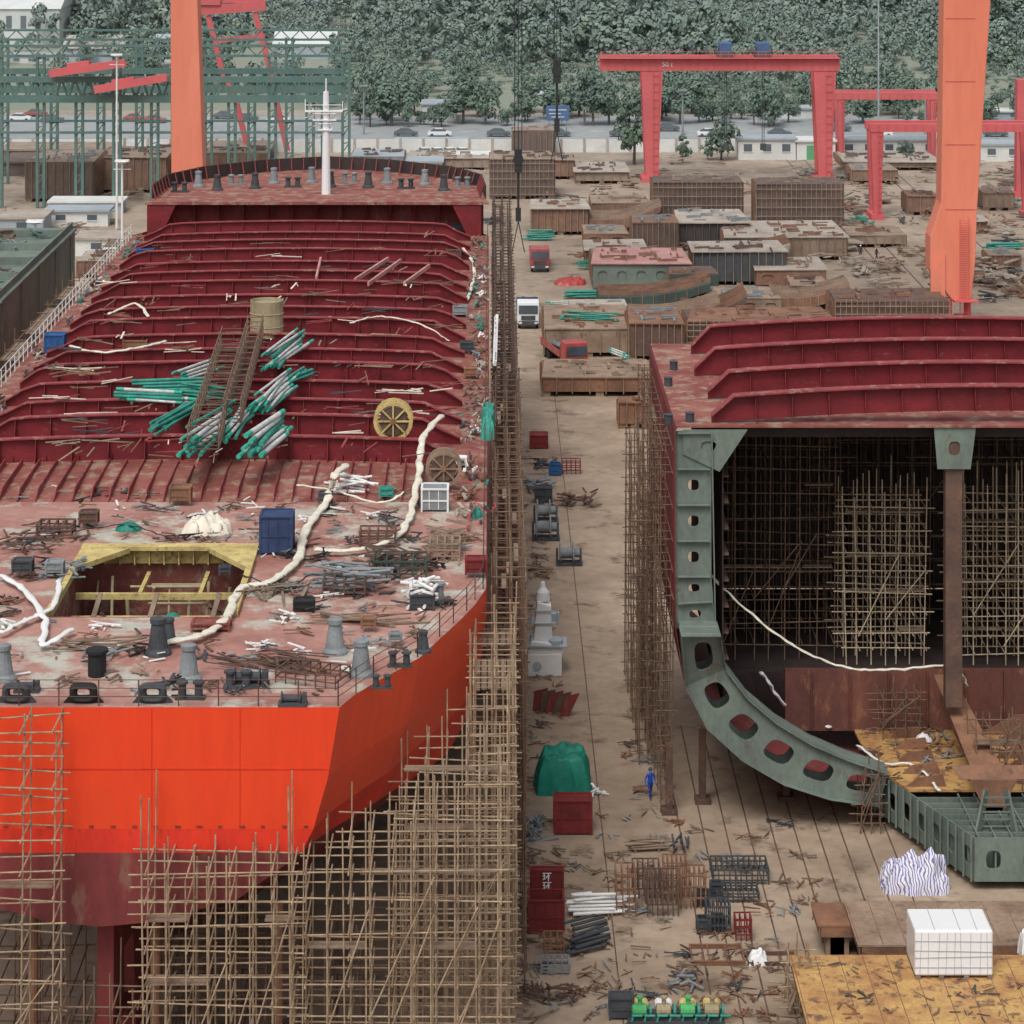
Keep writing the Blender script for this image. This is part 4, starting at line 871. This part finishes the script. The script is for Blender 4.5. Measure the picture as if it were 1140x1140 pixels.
for i,(a,b_,c,h,m_) in enumerate(((655,735,262,30,'rust'),(770,878,300,22,'paletop'),(665,790,350,30,'darkgreen'),(700,800,374,30,'rust'),(760,830,368,34,'rustdark'),(860,945,350,24,'rust'))):
    p=G(a,c);q=G(b_,c);hh=h*p.y/F; L_=q.x-p.x; P_=[(p.x,.4)]+[(p.x+L_*k/10,.4+hh*.75*(k/10)**2.2) for k in range(1,11)]; P2=[(x+.2,z+.9+hh*.25*(1-k/10)) for k,(x,z) in enumerate(P_)]
    t=thing('curved_hull_block',('triangular rusty','pale curved','dark green curved','rusty curved','dark brown curved','long rusty curved')[i]+' hull piece in the block yard','hull block',((p.x+q.x)/2,p.y,0))
    MB().prism(P_+P2[::-1],'y',p.y,p.y+7).build('plating',m_,t,world=True); w=MB()
    for k in range(1,10): w.box(P_[k][0]-.05,P_[k][0]+.05,p.y-.12,p.y-.003,P_[k][1],P2[k][1]+.15)
    for k in range(4): yy=p.y+1+k*1.6; w.prism([(x,z+.01) for x,z in P2]+[(x,z+.5) for x,z in P2[::-1]],'y',yy,yy+.08)
    w.build('rib','rust' if m_!='rust' else 'brown',t,world=True); w=MB()
    for k in (3,8): w.box(P_[k][0]-.3,P_[k][0]+.3,p.y+.5,p.y+4,0,P_[k][1]+.02)
    w.build('support','brown',t,world=True)
bundle(G(655,332),radians(5),6,9,.15,'teal','teal pipes stacked in the lane beyond the trucks'); bundle(G(655,358,3),radians(-12),6,8,.1,'teal','teal bars on top of the brown plate stack'); bundle(G(600,268),radians(8),4,8,.15,'teal','teal bars beside the far truck'); bundle(G(680,415),radians(12),4,6,.12,'teal','teal pipes right of the near truck')
bundle(G(630,345),radians(15),5,8,.1,'wrap','teal bars left of the green curved hull piece'); bundle(G(690,398,2.5),radians(-70),4,6,.1,'wrap','white pipes with teal ends on the brown stacks'); bundle(G(1118,278),radians(5),5,9,.15,'teal','teal pipes at the right edge of the yard')
bundle(G(570,190),0,6,6,.25,'grey','far grey pipes behind the cables')
lump('crumpled orange sheet on the ground behind the teal pipes',G(634,316),4,3,.8,'carred',name='orange_cover',cat='sheet',seed=41,boxy=.4,amp=.12)
yardlab='low piles of rusty steel on the far storage ground'
for k in range(280):
    if k<120: px,py=U(940,1140),U(180,335)
    elif k<200: px,py=U(585,960),U(182,300)
    else: px,py=R.choice((U(0,180),U(440,700),U(1085,1140))),U(185,330)
    if 590<px<650 and py>265: continue
    heap(yardlab,G(px,py),U(2,4),3,U(.4,1.4),R.choice((4,7,10)),R.choice(('rust','rustdark','brown','paletop','brown','dgrey','teal' if k%9==0 else 'rust','paletop')),(.5,2.6),U(.1,.3),'steel_pile','scrap',ori=R.choice((0,.3,pi/2,None)),group='far piles of rusty steel')
# ------------------------------------------------------------ vehicles
def truck(label,p,cabm,load,rz=0):
    t=thing('truck',label,'truck',p,rz)
    c=MB().prism([(-4.9,.7),(-4.9,1.7),(-4.7,3.),(-2.9,3.1),(-2.9,.7)],'x',-1.22,1.22); cab=c.build('cab',cabm,t,bevel=.06)
    MB().box(-1.08,1.08,-4.96,-4.86,1.75,2.7).build('windscreen','glass',cab,off=(0,0,0)); MB().box(-1.1,1.1,-5.,-4.9,.5,.95).box(-.8,.8,-4.96,-4.9,1.05,1.55).build('bumper','dgrey',cab)
    for x in (-.9,.9): MB().box(x-.2,x+.2,-5.03,-5.,.65,.85).build('headlight','white',cab)
    MB().box(-1.2,1.2,-2.7,5,1.1,1.25).box(-.5,.5,-4.5,5,.7,1.1).build('flatbed','dgrey',t)
    w=MB()
    for x in (-1.23,1.23): w.box(x-.04,x+.04,-2.7,5,1.25,1.9)
    w.box(-1.2,1.2,4.95,5.03,1.25,1.9).box(-1.2,1.2,-2.74,-2.66,1.25,2.6); w.build('side_boards',cabm if cabm!='carwhite' else 'blue',t)
    for x in (-1.,1.):
        for y in (-4,2.4,3.6): MB().lathe((x,y,.5),[(.25,-.16),(.5,-.15),(.5,.15),(.25,.16)],16,'x').build('wheel','black',t)
    L=MB()
    for k in range(10): L.bar((U(-.9,.9),-2.4,U(1.35,2)),(U(-.9,.9),4.8,U(1.35,2)),.16,.16)
    L.build('load',load,t); return t
truck('red flatbed truck far up the lane facing the camera',G(601,303)+Vector((0,4.5,0)),'carred','brown'); truck('red truck with grey bed parked beside the brown plate stacks',G(640,414)+Vector((-1,4.5,0)),'carred','grey',radians(14)); truck('white truck parked against the ship scaffold',G(588,366)+Vector((0,4.5,0)),'carwhite','dgrey')
def mkcar(m):
    t=thing('car','x','car'); MB().prism([(-2.2,.35),(-2.2,.85),(-1.3,1.),(1.9,1.),(2.2,.8),(2.2,.35)],'x',-.85,.85).build('body',m,t,bevel=.06)
    MB().prism([(-1.2,.99),(-.6,1.45),(.9,1.47),(1.7,1.)],'x',-.72,.72).build('cabin','glass',t)
    MB().prism([(-.58,1.46),(-.5,1.5),(.8,1.52),(.9,1.48)],'x',-.7,.7).build('roof',m,t)
    for x in (-.8,.8):
        for y in (-1.4,1.4): MB().lathe((x,y,.32),[(.15,-.1),(.32,-.1),(.32,.1),(.15,.1)],12,'x').build('wheel','black',t)
    return t
cars={m:mkcar(m) for m in('carwhite','carred','cardark')}; used=set()
def car(px,py,m,label,group,rz=pi/2):
    if m not in used: used.add(m); o=cars[m]; o.location=G(px,py); o.rotation_euler=(0,0,rz); o['label']=label; o['group']=group
    else: dup(cars[m],G(px,py),rz,label,group)
cn={'carwhite':'white','carred':'red','cardark':'dark grey'}
for i in range(12):
    m=R.choice(('carwhite','carwhite','cardark')); car(468+(i%4)*14+(i//4)*5,181-(i//4)*7,m,cn[m]+' car parked in the small lot left of the cables','cars in the small lot, '+cn[m],.3)
for i in range(8):
    m=R.choice(('carwhite','carred','cardark')); car((22,40,58,150,172,250,275,310)[i],U(129,137),m,cn[m]+' car seen behind the green steel frame','cars behind the frame, '+cn[m])
for i in range(12):
    m=R.choice(('carwhite','cardark')); car(440+i*60+U(-15,15),R.choice((146,152)),m,cn[m]+' car driving on the road behind the yard','cars on the yard road, '+cn[m])
# ------------------------------------------------------------ cranes
gc=thing('goliath_crane','giant orange gantry crane straddling the ship and the yard','crane',(8,298,0))
def leg(pts,y0,y1,m='crane'):
    MB().prism([((x-CX)*298/F,H-(y-HY)*298/F) for x,y in pts],'y',y0,y1).build('leg',m,gc,world=True,bevel=.1)
zt=-330
leg([(1050,zt),(1112,zt),(1101,0),(1086,232),(1084,290),(1079,335),(1060,335),(1034,300),(1034,262),(1046,225),(1049,0)],297,300.5)
leg([(188,zt),(218,zt),(221,0),(228,213),(230,372),(192,372),(192,213),(191,0)],297,300.5)
MB().box(-42,62,296,301.5,68,75).build('girder','crane',gc,world=True)
w=MB()
for py_ in (20,90,160,232): z_=H-(py_-HY)*298/F; w.box((1051-CX)*298/F,(1084-CX)*298/F,296.95,296.99,z_,z_+.06)
w.build('weld_seam','pinkred',gc,world=True)
MB().prism([((1034-CX)*298/F,4),((1034-CX)*298/F,7),((1050-CX)*298/F,9),((1050-CX)*298/F,4)],'y',296.7,296.95).build('leg_plate','crane',gc,world=True)
b=MB()
for x in (1055,1076):
    xx=(x-CX)*298/F; b.box(xx-.9,xx+.9,296.5,301,.2,1.6); b.tube((xx,297.5,1.5),(xx,297.5,4),.4,8)
    for k in range(3): b.lathe((xx-.7+k*.7,296.6,.4),[(.38,-.2),(.38,.2)],12,'y')
b.build('bogie','pinkred',gc,world=True)
b=MB()
xx=(1071-CX)*298/F
for k in range(46): b.bar((xx-.5,296.4,1.5+k*.25),(xx+.5,296.4,1.5+k*.25),.05)
for s_ in (-.5,.5): b.bar((xx+s_,296.4,.5),(xx+s_,296.4,13),.08)
b.box(xx-1.2,xx+1.4,295.6,296.9,3.8,3.95); b.build('ladder','pinkred',gc,world=True)
for px,zz in ((573,20),(577,20),(581,20),(617,28),(620,28),(624,28)):
    xx=(px-CX)*298/F; MB().tube((xx,298,zz),(xx,298,68),.05,5).build('hoist_cable','black',gc,world=True)
for px,zz in ((620,28),(577,18)):
    xx=(px-CX)*298/F; MB().box(xx-.42,xx+.42,297.6,298.4,zz,zz+2.6).lathe((xx,298,zz+1.4),[(.6,-.45),(.6,.45)],14,'y').tube((xx,298,zz-4),(xx,298,zz),.13,6).box(xx-.3,xx+.3,297.75,298.25,zz-5.5,zz-4).tube((xx,298,zz-5.5),(xx-.7,298,zz-9),.06,5).tube((xx,298,zz-5.5),(xx+.7,298,zz-9),.06,5).build('hook_block','black',gc,world=True)
def gantry(label,px0,px1,pyt,bh,legs,pyb,m,rail=True,txt=None,hoists=(),dep=5):
    Y=F*H/(pyb-HY); X=lambda p:(p-CX)*Y/F; Z=lambda p:H-(p-HY)*Y/F
    t=thing('gantry_crane',label,'crane',(X((px0+px1)/2),Y,0)); zt=Z(pyt);zb=Z(pyt+bh)
    for k in (0,dep-1): MB().box(X(px0),X(px1),Y+k,Y+k+1,zb,zt).build('girder',m,t,world=True)
    b=MB()
    x=X(px0)
    while x<X(px1): b.box(x-.05,x+.05,Y-.1,Y,zb+.1,zt-.1); x+=1.3
    b.build('girder_rib',m,t,world=True)
    if rail:
        b=MB(); x=X(px0)
        while x<=X(px1): b.bar((x,Y-.6,zt),(x,Y-.6,zt+1),.07); x+=1.2
        for q in (.5,1): b.bar((X(px0),Y-.6,zt+q),(X(px1),Y-.6,zt+q),.06)
        b.box(X(px0),X(px1),Y-.8,Y-.01,zt-.15,zt-.05); b.build('walkway',m,t,world=True)
    for a,c in legs:
        for k in (0,1):
            yy=Y if k==0 else Y+dep-1; w=(c-a)/2
            MB().prism([(X(a),zb),(X(c),zb),(X(c-w*.45),0.4),(X(a+w*.45),.4)],'y',yy+.1,yy+.9).build('leg',m,t,world=True)
        b=MB().box(X(a),X(c),Y-.3,Y+dep+.3,0,.8)
        for q in range(14): zz=zb*(q+.5)/14; b.box(X(c-w*.9),X(c-w*.35),Y-.15,Y-.1,zz,zz+.1)
        b.bar((X(c-w*.9),Y-.12,.6),(X(c-w*.9),Y-.12,zb),.07).bar((X(c-w*.35),Y-.12,.6),(X(c-w*.35),Y-.12,zb),.07)
        b.build('leg_base',m,t,world=True)
    for hx in hoists:
        x=X(hx); MB().box(x-1.2,x+1.2,Y+.2,Y+dep-.2,zt+.02,zt+.9).build('trolley','dgrey',t,world=True); MB().lathe((x,Y+dep/2,zt+1.5),[(.7,-1),(.7,1)],12,'x').box(x-.9,x+1,Y+.6,Y+dep-1,zt+.9,zt+2.2).build('hoist','blue',t,world=True)
        MB().tube((x,Y+2,zt-14),(x,Y+2,zt),.06,5).tube((x+.3,Y+2,zt-14),(x+.3,Y+2,zt),.06,5).box(x-.3,x+.6,Y+1.6,Y+2.4,zt-15,zt-14).build('hoist_rope','black',t,world=True)
    if txt: text(txt,1.1,Vector((X(743),Y-.12,zb+.7))-t.location,pi/2,'white',t)
    return t
gantry('pink red gantry crane with two blue hoists on its beam',668,935,64,15,((714,738),(906,931)),203,'pinkred',txt='50 t',hoists=(808,850))
gantry('low red gantry crane right of the pink one',930,1046,103,8,((933,941),(1036,1043)),180,'pinkred',False)
gantry('red gantry crane crossing behind the right orange leg',968,1160,138,9,((970,984),(1142,1156)),245,'pinkred',False)
t=thing('crane_leg','pale red crane tower cut by the right photo edge','crane',G(1138,220)); MB().prism([(-.9,0),(1.4,0),(1.6,18),(-.7,18)],'y',0,2).build('leg','pinkred',t); MB().box(-1.2,1.8,-.2,2.2,0,.8).build('leg_base','pinkred',t)
t=thing('portal_crane','red portal crane with slanted legs at the upper left','crane',G(262,185)); Yc=t.location.y
b=MB()
for a,c in (((232,18),(247,78)),((284,14),(299,72)),((262,110),(280,182)),((300,80),(320,168)),((220,0),(292,0)),((247,78),(262,110)),((299,72),(301,82))): b.bar(V(*a,Yc),V(*c,Yc),.9,.9)
b.build('legs','pinkred',t,world=True); MB().bar(V(216,12,Yc),V(296,6,Yc),1.4,1.6).bar(V(216,12,Yc+5),V(296,6,Yc+5),1.4,1.6).bar(V(240,45,Yc),V(295,40,Yc),.6,.8).build('girder','pinkred',t,world=True); MB().box(V(222,0,Yc).x,V(246,0,Yc).x,Yc-1,Yc+2,V(0,12,Yc).z+1,V(0,0,Yc).z+1.6).build('cab','pinkred',t,world=True)
gf=thing('craneway_frame','tall green steel craneway frame at the upper left','steel frame',G(190,215))
for j,(pyb,top) in enumerate(((232,60),(205,42))):
    Y=F*H/(pyb-HY)
    for px in ((-2,45,88,130,172,215,258,303,345,385) if j==0 else (5,60,112,155,195,232,280,322,362)):
        x=(px-CX)*Y/F; tall=px in (45,130,215,303,385,-2) or j==1 and px in (5,155,232,322); zt=H-((top if tall else 104)-HY)*Y/F
        b=MB()
        for dx in (-.5,.5): b.box(x+dx-.2,x+dx+.2,Y,Y+.5,0,zt)
        for k in range(int(zt/1.2)): b.bar((x-.4,Y+.2,k*1.2),(x+.4,Y+.2,k*1.2+1.2 if k%2 else k*1.2+.2),.16)
        b.build('column','steelgreen',gf,world=True)
    zb=H-(110-HY)*Y/F+(1.5 if j else 0); x0=-95.;x1=(385-CX)*Y/F; b=MB().bar((x0,Y-.1,zb),(x1,Y-.1,zb),.6,1.1).bar((x0,Y-.1,zb+2.9),(x1,Y-.1,zb+2.9),.6,.9); x=x0
    while x<x1-1.5: b.bar((x,Y,zb),(x+1,Y,zb+2.9),.32).bar((x+1,Y,zb+2.9),(x+2,Y,zb),.32); x+=2
    zq=H-(top-HY)*Y/F-.3; x=x0
    for q in (0,1.5): b.bar((x0,Y,zq+q),(x1,Y,zq+q),.35)
    while x<x1-3: b.bar((x,Y+.1,zq),(x+1.5,Y+.1,zq+1.5),.16).bar((x+1.5,Y+.1,zq+1.5),(x+3,Y+.1,zq),.16); x+=3
    b.bar((x0,Y-.05,zb-5),(x1,Y-.05,zb-5),.3,.35)
    b.build('truss','steelgreen',gf,world=True)
for k in range(8):
    px=20+k*50; MB().bar(V(px,58,394),V(px+8,44,430),.3,.4).build('cross_beam','steelgreen',gf,world=True)
for i,(a,c) in enumerate((((55,82),(140,70)),((105,100),(186,86)))):
    t=thing('bridge_crane','red bridge crane girder on the green frame, %s one'%('upper left','lower right')[i],'crane',V(*a,398)); MB().bar(V(*a,390),V(*c,390),.7,1.1).bar(V(a[0],a[1],393),V(c[0],c[1],393),.7,1.1).build('girder','pinkred',t,world=True); MB().bar(V(a[0]+20,a[1]-8,390.5),V(a[0]+45,a[1]-11,390.5),1.4,.9).build('trolley','pinkred',t,world=True)
def lamp(px,pyb,pyt,label,z=0,m='white',arms=True):
    p=G(px,pyb,z); h=(pyb-pyt)*p.y/F; t=thing('lamp_post',label,'lamp post',p)
    MB().tube((0,0,0),(0,0,h),.18,8,.11).build('post',m,t); MB().box(-.8,.8,-.5,.5,h-.2,h).lathe((0,0,h-.4),[(.3,0),(.9,.25)],10).build('lamp_head',m,t)
    if arms: MB().tube((-1,0,h*.94),(1,0,h*.94),.05,5).build('arm',m,t)
lamp(136,352,178,'white lamp post left of the ship, farther one',m='carwhite'); lamp(39,460,245,'white lamp post at the left edge, nearer one',m='carwhite'); lamp(130,260,60,'slim grey lamp post in the green steel frame'); lamp(978,190,-20,'very tall pale mast behind the small red gantry',m='bluegrey',arms=False)
for i,px in enumerate((405,760,1030)): lamp(px,150,[95,100,98][i],'thin roadside lamp %s'%('near the forest left','behind the pink gantry','at the right')[i],m='grey')
# ------------------------------------------------------------ buildings
def building(label,px0,px1,pyb,hpx,d,wm='palewall',rm='bluegrey',gable=False,win=True,door=None,z=0):
    p=G(px0,pyb,z);q=G(px1,pyb,z);x0,x1,y0=p.x,q.x,p.y; h=hpx*p.y/F; t=thing('building',label,'building',((x0+x1)/2,y0,z))
    MB().box(x0,x1,y0,y0+d,z-2,z+h).build('wall',wm,t,world=True)
    if gable: MB().prism([(y0-.4,z+h+.01),(y0+d/2,z+h+d*.16),(y0+d+.4,z+h+.01)],'x',x0-.4,x1+.4).build('roof',rm,t,world=True)
    else: MB().box(x0-.3,x1+.3,y0-.3,y0+d+.3,z+h+.003,z+h+.3).build('roof',rm,t,world=True)
    if win:
        n=max(1,int((x1-x0)/3.2))
        for k in range(n):
            x=x0+(k+.5)*(x1-x0)/n; w=MB().box(x-.7,x+.7,y0-.05,y0-.01,z+h*.42,z+h*.8).build('window','glass',t,world=True); MB().box(x-.8,x+.8,y0-.12,y0-.01,z+h*.42-.12,z+h*.42-.003).build('sill','white',w,off=t.location)
    if door: x=(x0+x1)/2; MB().box(x-1.6,x+1.6,y0-.08,y0-.02,0,h*.8).build('door',door,t,world=True)
building('large white factory hall in the upper left corner',-30,66,48,38,40,'palewall','palewall',True,z=3.5)
building('long grey roofed shed left beyond the steel frame',70,150,62,8,16,'bluegrey','paletop',True,z=3)
building('second grey shed right of the long one beyond the frame',155,190,60,9,14,'palewall','bluegrey',True,z=3)
building('low grey shed behind the red portal crane',305,372,58,9,16,'bluegrey','palewall',True,z=3)
building('small hut below the white factory hall',10,60,72,9,8,'palewall','bluegrey',z=1)
building('white shed with grey roof left of the far parking',430,492,195,14,6); building('long low white hut row near the road left',440,520,168,10,5); building('small grey hut beside the parking',500,545,186,12,5,'bluegrey','palewall')
building('grey warehouse among the trees right of the sign',690,720,128,12,8,'bluegrey','paletop',True); building('pale hut in the trees above the road',870,905,132,10,6); building('pale hut in the trees left of the sign',470,508,135,18,8,'palewall','bluegrey'); building('grey roofed house in trees behind the pink gantry beam',600,650,120,10,8,'palewall','bluegrey',True); building('low hut at the wood edge far right',1095,1140,135,10,6,'bluegrey','palewall')
building('white container hut under the gantry beam',822,886,178,22,6,'palewall','bluegrey'); building('white hut with bright green door',887,930,178,20,6,'palewall','palewall',door='greenpaint',win=False); building('long cream hut row right of the green door',934,1046,175,18,6,'palewall','bluegrey')
building('white hut behind the right orange leg',1092,1140,180,18,6,'palewall','bluegrey')
building('white site cabin left of the ship, nearer one',50,120,252,16,5,'palewall','bluegrey'); building('pale blue site cabin left of the ship, farther one',55,135,238,12,5,'bluegrey','palewall'); building('grey gatehouse at the far left',0,48,262,18,7,'bluegrey','paletop'); building('pale cabin with tan roof below the lamp post',84,130,285,18,6,'palewall','paletop')
building('dark brown sheds beyond the forecastle',185,300,178,12,10,'rustdark','brown',win=False); building('long brown storage shed at left beyond the frame',0,190,196,14,12,'rustdark','rustdark',win=False); building('low brown shed row in front of the green frame',0,120,178,10,10,'rust','brown',win=False)
w=thing('boundary_wall','long pale boundary wall along the yard road','wall',(20,462,0)); MB().box(-100,120,462,462.4,0,2.2).build('panel','palewall',w,world=True); b=MB()
for k in range(56): b.box(-100+k*4-.2,-100+k*4+.2,461.8,462.6,0,2.5)
b.build('pillar','paletop',w,world=True)
t=thing('road_sign','blue road sign on posts beside the far road','sign',G(621,150)); MB().box(-2.1,2.1,-.05,.05,2.6,5.4).build('panel','blue',t)
for x in(-1.6,1.6): MB().tube((x,.1,0),(x,.1,5.2),.1,7).build('post','grey',t)
MB().box(-1.6,1.6,-.09,-.06,4.5,4.65).box(-1.6,.6,-.09,-.06,3.8,3.95).box(-1.2,1.2,-.09,-.06,3.2,3.35).build('marking','white',t)
nh=thing('neighbour_hull','grey green and maroon hull block at the left photo edge','hull block',(-60,215,0))
MB().box(-60,-41.2,222,262,9,17).build('plating','greygreen',nh,world=True); MB().box(-60,-41.2,222,262,2,8.99).build('lower_plating','maroon',nh,world=True); MB().box(-60.1,-41,221.9,262.1,17,17.2).build('deck','greygreen',nh,world=True)
w=MB()
for k in range(5): w.box(-41.2,-41.1,223+k*9,223.08+k*9,9,17)
for k in range(12): w.box(-59+k*1.6,-58.9+k*1.6,221.7,222,2,17)
for k in range(5): w.box(-59.5,-41.5,224+k*8,224.3+k*8,17.2,17.9)
w.box(-59.8,-59.6,222,262,17.2,18).box(-41.6,-41.4,222,262,17.2,17.8)
w.build('stiffeners','greygreen',nh,world=True); MB().box(-59,-42,223,261,0,2).build('support_block','rustdark',nh,world=True)
for k in range(30): heap('pipes and frames lying on the grey green hull deck at left',Vector((U(-58,-43),U(225,260),17.2)),2,2,.6,6,R.choice(('rust','steelgreen','brown','grey','rustdark')),(1,3),.12,'pipe_pile','scrap',group='pipe piles on the neighbour hull deck')
block('maroon hull block below the lamp post at the left edge',-60,30,425,60,14,'maroon','brown'); block('brown low block by the lamp post at left',85,130,310,20,8,'rust','paletop')
scaffold('rusty scaffold along the left ship side',-34.4,-33,170,238,0,20,2,20,2.4,'polerust',plank=(19.6,),diag=3,pp=.5)
# ------------------------------------------------------------ people
def bandmat(name,top,leg):
    m=bpy.data.materials.new(name); m.use_nodes=True; n=m.node_tree.nodes;l=m.node_tree.links; tc=n.new('ShaderNodeTexCoord');sp=n.new('ShaderNodeSeparateXYZ');l.new(tc.outputs['Object'],sp.inputs[0]); d=n.new('ShaderNodeMath');d.operation='DIVIDE';d.inputs[1].default_value=2;l.new(sp.outputs[2],d.inputs[0]); cr_=n.new('ShaderNodeValToRGB');cr_.color_ramp.interpolation='CONSTANT'; e=cr_.color_ramp.elements; e[0].color=lin((30,28,28)); e[1].position=.04;e[1].color=lin(leg)
    for p,c in ((.45,top),(.755,(186,136,110))): x=e.new(p); x.color=lin(c)
    l.new(d.outputs[0],cr_.inputs[0]); l.new(cr_.outputs[0],n['Principled BSDF'].inputs['Base Color']); return m
def person(label,p,rz,top,leg,hat):
    t=thing('person',label,'person',p,rz)
    vs=[];ed=[];rd=[]
    def v(c,r,par=None):
        vs.append(c);rd.append(r)
        if par is not None: ed.append((par,len(vs)-1))
        return len(vs)-1
    pel=v((0,0,.95),.15); ch=v((0,.02,1.25),.155,pel); sh=v((0,.02,1.43),.11,ch); nk=v((0,0,1.52),.055,sh); hd=v((0,-.01,1.6),.085,nk); v((0,0,1.7),.08,hd)
    for s,st_ in ((-1,.28),(1,-.22)):
        hp=v((s*.1,0,.88),.1,pel); kn=v((s*.12,-st_*.6,.48),.065,hp); an=v((s*.13,-st_*.9+.05,.09),.045,kn); v((s*.13,-st_*.9-.14,.04),.04,an)
        so=v((s*.19,.02,1.4),.07,sh); el=v((s*.27,.06+st_*.3,1.12),.048,so); wr=v((s*.28,-.1+st_*.5,.9),.032,el); ha=v((s*.28,-.13+st_*.5,.84),.035,wr)
        for k in range(5): v((s*.28+(k-2)*.012,-.15+st_*.5-(.03 if k==0 else 0),.76+(.03 if k in(0,4) else 0)),.009,ha)
    me=bpy.data.meshes.new('body'); me.from_pydata(vs,ed,[]); o=bpy.data.objects.new('body',me); col.objects.link(o); o.parent=t
    o.modifiers.new('k','SKIN'); sv=me.skin_vertices[0].data
    for k,r in enumerate(rd): sv[k].radius=(r,r*.85)
    sv[0].use_root=True; o.modifiers.new('s','SUBSURF').levels=1; me.materials.append(bandmat('clothes',top,leg))
    MB().lathe((0,0,1.68),[(.135,0),(.12,.03),(.11,.1),(.06,.15),(.01,.16)],12).build('helmet',hat,t,smooth=True)
person('person in blue work clothes walking in the lane below the hull section',G(724,889),.4,(20,70,170),(24,60,140),'blue')
person('person in dark clothes standing far off left of the orange crane',G(958,288),0,(40,44,60),(30,30,36),'white'); person('person in dark clothes far off, right one of the pair by the crane',G(976,290),1,(60,50,50),(30,30,40),'yellow')
# ------------------------------------------------------------ camera, light
cam=bpy.data.cameras.new('Camera'); co=bpy.data.objects.new('Camera',cam); col.objects.link(co); co.location=(0,0,H); co.rotation_euler=(pi/2,0,0)
cam.sensor_width=36; cam.lens=36*F/1140; cam.shift_y=-(570-HY)/1140; cam.shift_x=(570-CX)/1140; cam.clip_end=5000; cam.clip_start=1; S.camera=co
W=bpy.data.worlds.new('World'); S.world=W; W.use_nodes=True; n=W.node_tree.nodes;l=W.node_tree.links; bg=n['Background']; sk=n.new('ShaderNodeTexSky'); sk.sky_type='NISHITA'; sk.sun_disc=False; sk.sun_elevation=radians(58); sk.sun_rotation=radians(200); sk.dust_density=4
hs_=n.new('ShaderNodeHueSaturation'); hs_.inputs['Saturation'].default_value=.35; l.new(sk.outputs[0],hs_.inputs['Color']); l.new(hs_.outputs[0],bg.inputs[0]); bg.inputs[1].default_value=.15
sd=bpy.data.lights.new('Sun','SUN'); sd.energy=1.45; sd.angle=radians(22); sd.color=(1,.97,.93); so=bpy.data.objects.new('Sun',sd); col.objects.link(so)
az=radians(200); el=radians(58); dv=Vector((sin(az)*cos(el),cos(az)*cos(el),sin(el))); so.rotation_mode='QUATERNION'; so.rotation_quaternion=dv.to_track_quat('Z','Y'); so.location=dv*100
S.view_settings.view_transform='Standard'; S.view_settings.look='None'; S.view_settings.exposure=0
